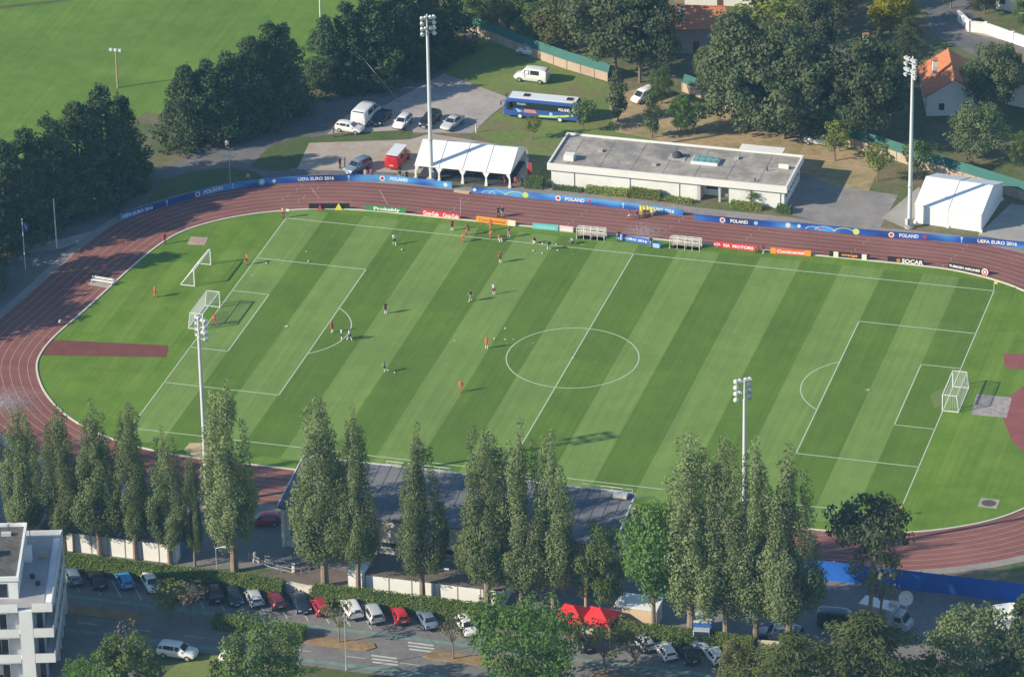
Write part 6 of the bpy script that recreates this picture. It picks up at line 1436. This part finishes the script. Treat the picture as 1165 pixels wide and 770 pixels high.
for i, (kd, b, yt, wd, lab) in enumerate((
 (bro[0],(548,34),-25,1.0,'mid green tree at the top end of the shaded road'),(olv[0],(578,40),-18,1.1,'olive tree just behind the start of the tan panel fence'),(bro[1],(612,48),-28,1.2,'mid green tree behind the fence above the white hatchback'),
 (olv[1],(645,62),-12,1.2,'olive tree behind the fence above the white panel van'),(oak[0],(700,84),-28,1.15,'huge dark tree where the fence disappears left of the mauve house'),(oak[1],(728,94),-16,.95,'dark tree touching the mauve house wall'),
 (skirt[2],(814,114),50,1.0,'big grey green tree in front of the mauve house'),(skirt[0],(850,146),10,.95,'dark tree behind the fence above the clubhouse skylight'),(skirt[1],(892,158),26,1.0,'big dark tree standing over the bare ground behind the clubhouse'),
 (skirt[2],(918,160),44,.9,'dark tree left of the orange outhouse'),(ygr[0],(885,60),-10,1.9,'yellowish tree between the dark crowns at the top edge'),(oak[0],(930,66),-12,1.0,'dark green tree left of the half hidden slate roofed house'),
 (yel,(1012,36),-12,1.3,'vivid yellow tree at the top edge'),(olv[0],(945,30),-22,1.3,'olive tree at the top edge left of the vivid yellow tree'),(bro[0],(905,28),-30,1.3,'green tree at the top edge behind the yellowish tree'),
 (oak[1],(985,168),46,.92,'tall dark tree with bare pale trunk before the panel fence'),(oak[2],(1010,140),60,.9,'dark tree between the tall bare trunked tree and the floodlight mast'),(ced2,(1032,92),22,.9,'layered cedar left of the bright orange roof'),
 (oak[0],(1128,136),48,.85,'dark tree hiding the corner of the bright orange roofed house'),(oak[1],(1146,122),52,.6,'dark tree between the orange roofed house and the brown roofed house'),(sil,(1110,180),119,1.15,'pale green round tree behind the windbreak'),
 (oak[2],(1082,10),-40,1.0,'dark tree at the street corner on the top edge'),(oak[0],(1120,16),-30,.9,'dark tree beyond the white garden wall'),(bro[1],(1165,34),-6,.8,'green tree in front of the pale shaded house'),(bro[0],(1158,190),150,.8,'green shrubby tree behind the windbreak at the picture edge'),
 (brt[0],(752,18),-10,.6,'light green tree above the chimney of the mauve house'),(oak[1],(965,12),-46,1.2,'dark tree at the top edge beyond the slate roofed house'),(oak[2],(862,12),-56,1.2,'dark tree at the top edge between the houses'),(oak[0],(850,4),-50,.9,'dark tree at the top edge beside the orange roofed house'))):
    plant(kd, b, yt, lab, 'broadleaf_tree', UP, wide=wd)
for kd, b, yt, wd, lab in (
 (col_[0],(703,138),79,1.0,'slim tree in the middle of the lawn behind the clubhouse'),(col_[1],(742,157),108,1.05,'dark upright tree right behind the clubhouse roof'),(mid[0],(664,149),113,1.2,'green young tree at the rear end of the team coach'),
 (ygr[0],(606,158),128,1.0,'yellow green bush beside the front wheels of the team coach'),(brt[1],(775,150),108,.8,'light green bushy tree behind the clubhouse skylight'),(mid[1],(790,153),112,1.15,'mid green bushy tree next to the light green one behind the clubhouse'),
 (bro[1],(752,118),76,.85,'leafy shrub hiding the white van'),(ygr[1],(950,183),138,1.25,'pale yellow green young tree behind the clubhouse end'),(ygr[0],(998,206),158,1.0,'young tree with bright yellow green leaves left of the floodlight mast'),(mid[0],(1044,203),158,1.1,'green young tree right of the floodlight mast before the fence'),
 (col_[0],(955,172),118,.9,'fresh green tree at the edge of the bare ground'),(brn,(247,166),142,1.5,'dry brown bush in the conifer shade')):
    plant(kd, b, yt, lab, 'young_tree', None, wide=wd)

# near side trees
plant(get(kind_round,70,12.0,3.0,3.2,L_BRT,leaf=.24,n=95,csize=.85,nper=120),(744,722),568,'broad bright green tree between the poplars above the beige kiosk','broadleaf_tree',wide=.95)
plant(bro[0],(683,702),594,'bright leafy tree behind the red canopies','broadleaf_tree',wide=.62)
plant(get(kind_pine,60),(987,724),568,'umbrella pine with bare trunk in front of the blue screened fence','pine_tree',wide=.78)
plant(brt[1],(594,800),672,'large bright green tree at the lower edge, beside the median','broadleaf_tree',wide=.95)
plant(bro[1],(298,815),700,'round green tree at the lower edge in front of the white car','broadleaf_tree',wide=.98)
plant(get(kind_round,61,11.0,3.2,.4,L_MID,leaf=.34,n=70),(150,830),712,'green tree with a dead brown top at the lower edge','broadleaf_tree',wide=1.0)
plant(get(kind_round,62,9.0,1.3,3.0,L_BRN,leaf=.24,n=30,csize=.6,nper=26),(146,800),696,'dead brown tree beside the apartment block corner','bare_tree',wide=.95)
plant(ced,(985,826),702,'large spreading cedar at the lower edge, below the broadcast truck','cedar_tree',wide=1.6)
plant(get(kind_cedar,63),(900,836),722,'smaller spreading cedar at the lower edge left of the large cedar','cedar_tree',wide=1.3)
plant(sil,(1106,782),692,'round grey green tree below the broadcast trucks','broadleaf_tree',wide=1.05)
plant(get(kind_twiggy,54,L_OLV,6.0),(1001,720),612,'sparse olive tree with thin crown just right of the umbrella pine trunk','broadleaf_tree',wide=.85)
plant(cyp[0],(1160,792),676,'conifer at the lower corner in front of the white broadcast truck','conifer_tree',wide=.75)
plant(olv[0],(1060,810),742,'olive shrub tree at the lower edge between the cedar and the round tree','broadleaf_tree',wide=.8)
plant(olv[1],(838,790),724,'yellow olive bush at the lower edge hiding a white car','broadleaf_tree',wide=.75)
plant(olv[0],(872,795),733,'olive bush at the lower edge under the beige wall','broadleaf_tree',wide=.7)
for kd, b, yt, wd, lab in ((twg[0],(386,731),682,1.0,'small olive tree on the median left of the crossing'),(twg[1],(516,750),692,.95,'small olive tree on the median right of the crossing'),(ygr[0],(194,704),655,1.35,'yellow green young tree before the parked white hatchback'),
 (twb,(217,711),660,1.1,'bare twigged young tree beside the yellow green one'),(twg[0],(688,765),708,1.35,'olive street tree below the red canopies'),(twb,(722,770),712,1.2,'dark twiggy street tree left of the white hatchback'),(twg[1],(648,742),698,1.3,'dense bush beside the gate wall')):
    plant(kd, b, yt, lab, 'street_tree', None, wide=wd)
plant(brt[1],(100,812),742,'dark green shrub at the foot of the apartment block','shrub',cat='shrub',wide=.8)

# ------------------------------------------------------------------ hedges and shrubs
def hedge(x0, x1, y0, y1, h, label, m=L_HED, name='hedge', cat='hedge', seed=1, z0=0.0):
    random.seed(seed); t = thing(name, label, cat, ((x0+x1)/2,(y0+y1)/2,0)); hx, hy = (x1-x0)/2, (y1-y0)/2; vs = []; fs = []
    area = (x1-x0)*((y1-y0)+2*h)+2*(y1-y0)*h; n = int(min(area*60, 26000)); leaf = .22
    for _ in range(n):
        u = random.random()*area; top = (x1-x0)*(y1-y0); side = (x1-x0)*h
        X = random.uniform(-hx,hx); Y = random.uniform(-hy,hy); Z = random.uniform(.02,h)
        if u < top: Z = h; nn = Vector((0,0,1))
        elif u < top+side: Y = -hy; nn = Vector((0,-1,.2))
        elif u < top+2*side: Y = hy; nn = Vector((0,1,.2))
        else: X = random.choice((-hx,hx)); nn = Vector((X/hx,0,.2))
        wob = .16*noise.noise(Vector((X*.6+x0,Y*.6,Z*.8)))+random.uniform(-.12,.06)
        p = Vector((X,Y,Z))+nn*wob; nrm = (nn+rnd_dir()*.8).normalized(); a = nrm.orthogonal().normalized(); b = nrm.cross(a); th = random.uniform(0,6.28); q = a*math.cos(th)+b*math.sin(th); r = nrm.cross(q); l = leaf*random.uniform(.6,1.3)
        i = len(vs); vs += [p-q*l*.5,p+r*l*.4+nrm*.04,p+q*l*.5,p-r*l*.4+nrm*.04]; fs += [(i,i+1,i+2),(i,i+2,i+3)]
    me = bpy.data.meshes.new('foliage'); me.from_pydata([tuple(v) for v in vs],[],fs); me.materials.append(m); link('foliage', me, t)
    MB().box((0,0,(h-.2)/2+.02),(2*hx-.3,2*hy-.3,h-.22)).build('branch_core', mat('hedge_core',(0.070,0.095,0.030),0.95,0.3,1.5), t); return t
xs = [at(326,676).x, at(355,681).x, at(661,723).x, at(674,724).x]
hedge(-60,xs[0]-.2,-73.6,-71.5,2.0,'long clipped hedge between the changing block and the first parked cars',seed=2)
hedge(xs[1]+.2,xs[2]-.2,-73.6,-71.5,2.0,'clipped hedge from the pale stone wall to the gate wall',seed=3)
hedge(xs[3]+.2,at(862,741).x-.3,-73.6,-71.5,2.0,'clipped hedge from the gate wall past the blue truck',seed=4)
hedge(at(900,744).x,at(900,744).x+7,-73.4,-71.8,1.5,'short hedge right of the beige wall',seed=5)
for q, w_, lab, sd in (((259,717),4.0,'box shaped green hedge on the median beside the yellow green tree',6),((329,727),3.6,'box shaped green hedge at the start of the planted median',7)):
    c = at(*q); hedge(c.x-w_/2,c.x+w_/2,c.y-.2,c.y+1.6,1.5,lab,seed=sd)
# planting along the clubhouse front
L_CLU = leaf_mat('clubhouse_shrub_leaf',(0.27,0.34,0.085),(0.36,0.39,0.11),0.38)
for i, (x0, x1, h, d, m, lab) in enumerate(((-17,-12.5,.55,1.0,L_MID,'low dark shrub bed at the marquee end of the clubhouse front'),(-12,-5.6,.95,1.2,L_CLU,'low green shrub bed along the clubhouse front'),(-5.4,-.6,1.25,1.3,L_YGR,'tall yellow green shrub bed behind the stewards'),(-.4,4.2,.6,1.0,L_CLU,'low shrub bed left of the clubhouse porch'),(9.9,14.6,.85,1.2,L_CLU,'low green shrub bed right of the clubhouse porch'),(16.9,19.0,.9,1.4,L_MID,'rounded shrub at the far corner of the clubhouse'),(-21.2,-18.6,1.4,1.6,L_MID,'dark bush between the marquee flags and the clubhouse'))):
    hedge(x0,x1,52.3-(d-1)*.5,52.3+d,h,lab,m,'shrub_bed','shrubs',seed=20+i)
c = at(860,226); random.seed(77); plant(mid[0],(858,233),214,'small wind bent shrub beside the clubhouse porch','shrub',cat='shrub',wide=1.3)

# ------------------------------------------------------------------ sprinkler spray drifting over the track (fine droplets)
def spray(px_, n, rx, rz, label, m):
    c = at(*px_); random.seed(int(px_[0])+5); b = MB()
    for _ in range(n):
        x, y = random.gauss(0,rx), random.gauss(0,rx*.8); z = abs(random.gauss(0,rz))+.05; s = random.uniform(.012,.030)
        b.add([(x,y,z+s),(x+s,y,z-s*.6),(x-s*.5,y+s*.8,z-s*.6),(x-s*.5,y-s*.8,z-s*.6)], [(0,1,2),(0,2,3),(0,3,1),(1,3,2)])
    o = b.build('spray', m, None, c); tag(o, label, 'water spray', None, 'stuff')
SPR = mat('water_droplets',(0.80,0.82,0.84),0.3)
spray((4,462),9000,2.2,.8,'white sprinkler spray over the outer lanes of the track bend',SPR)
spray((733,268),3000,1.5,.6,'thin sprinkler spray beside the blue board',SPR)
t = thing('sprinkler','dark sprinkler stand in the white spray at the track bend','sprinkler',at(2,462)); MB().tube((0,0,0),(0,0,.9),.05,n=8).build('riser', STEEL, t); MB().tube((-.25,0,.92),(.35,0,1.05),.05,.03,8).build('nozzle', DARKM, t)
for a in (0,2.1,4.2): MB().tube((0,0,.5),(.5*math.cos(a),.5*math.sin(a),0),.03,n=6).build('leg', STEEL, t)
# ------------------------------------------------------------------ summer haze in the air between the aircraft and the ground
hb = MB(); hb.bx(-750,750,-850,950,-1.5,309.0)
hm = bpy.data.materials.new('haze_air'); hm.use_nodes = True; N = hm.node_tree.nodes; N.remove(N['Principled BSDF'])
pv = N.new('ShaderNodeVolumePrincipled'); pv.inputs['Color'].default_value = (0.30,0.62,1.0,1); pv.inputs['Density'].default_value = HAZE; pv.inputs['Anisotropy'].default_value = 0.0
hm.node_tree.links.new(pv.outputs[0], N['Material Output'].inputs['Volume'])
tag(hb.build('haze', hm), kind='stuff')
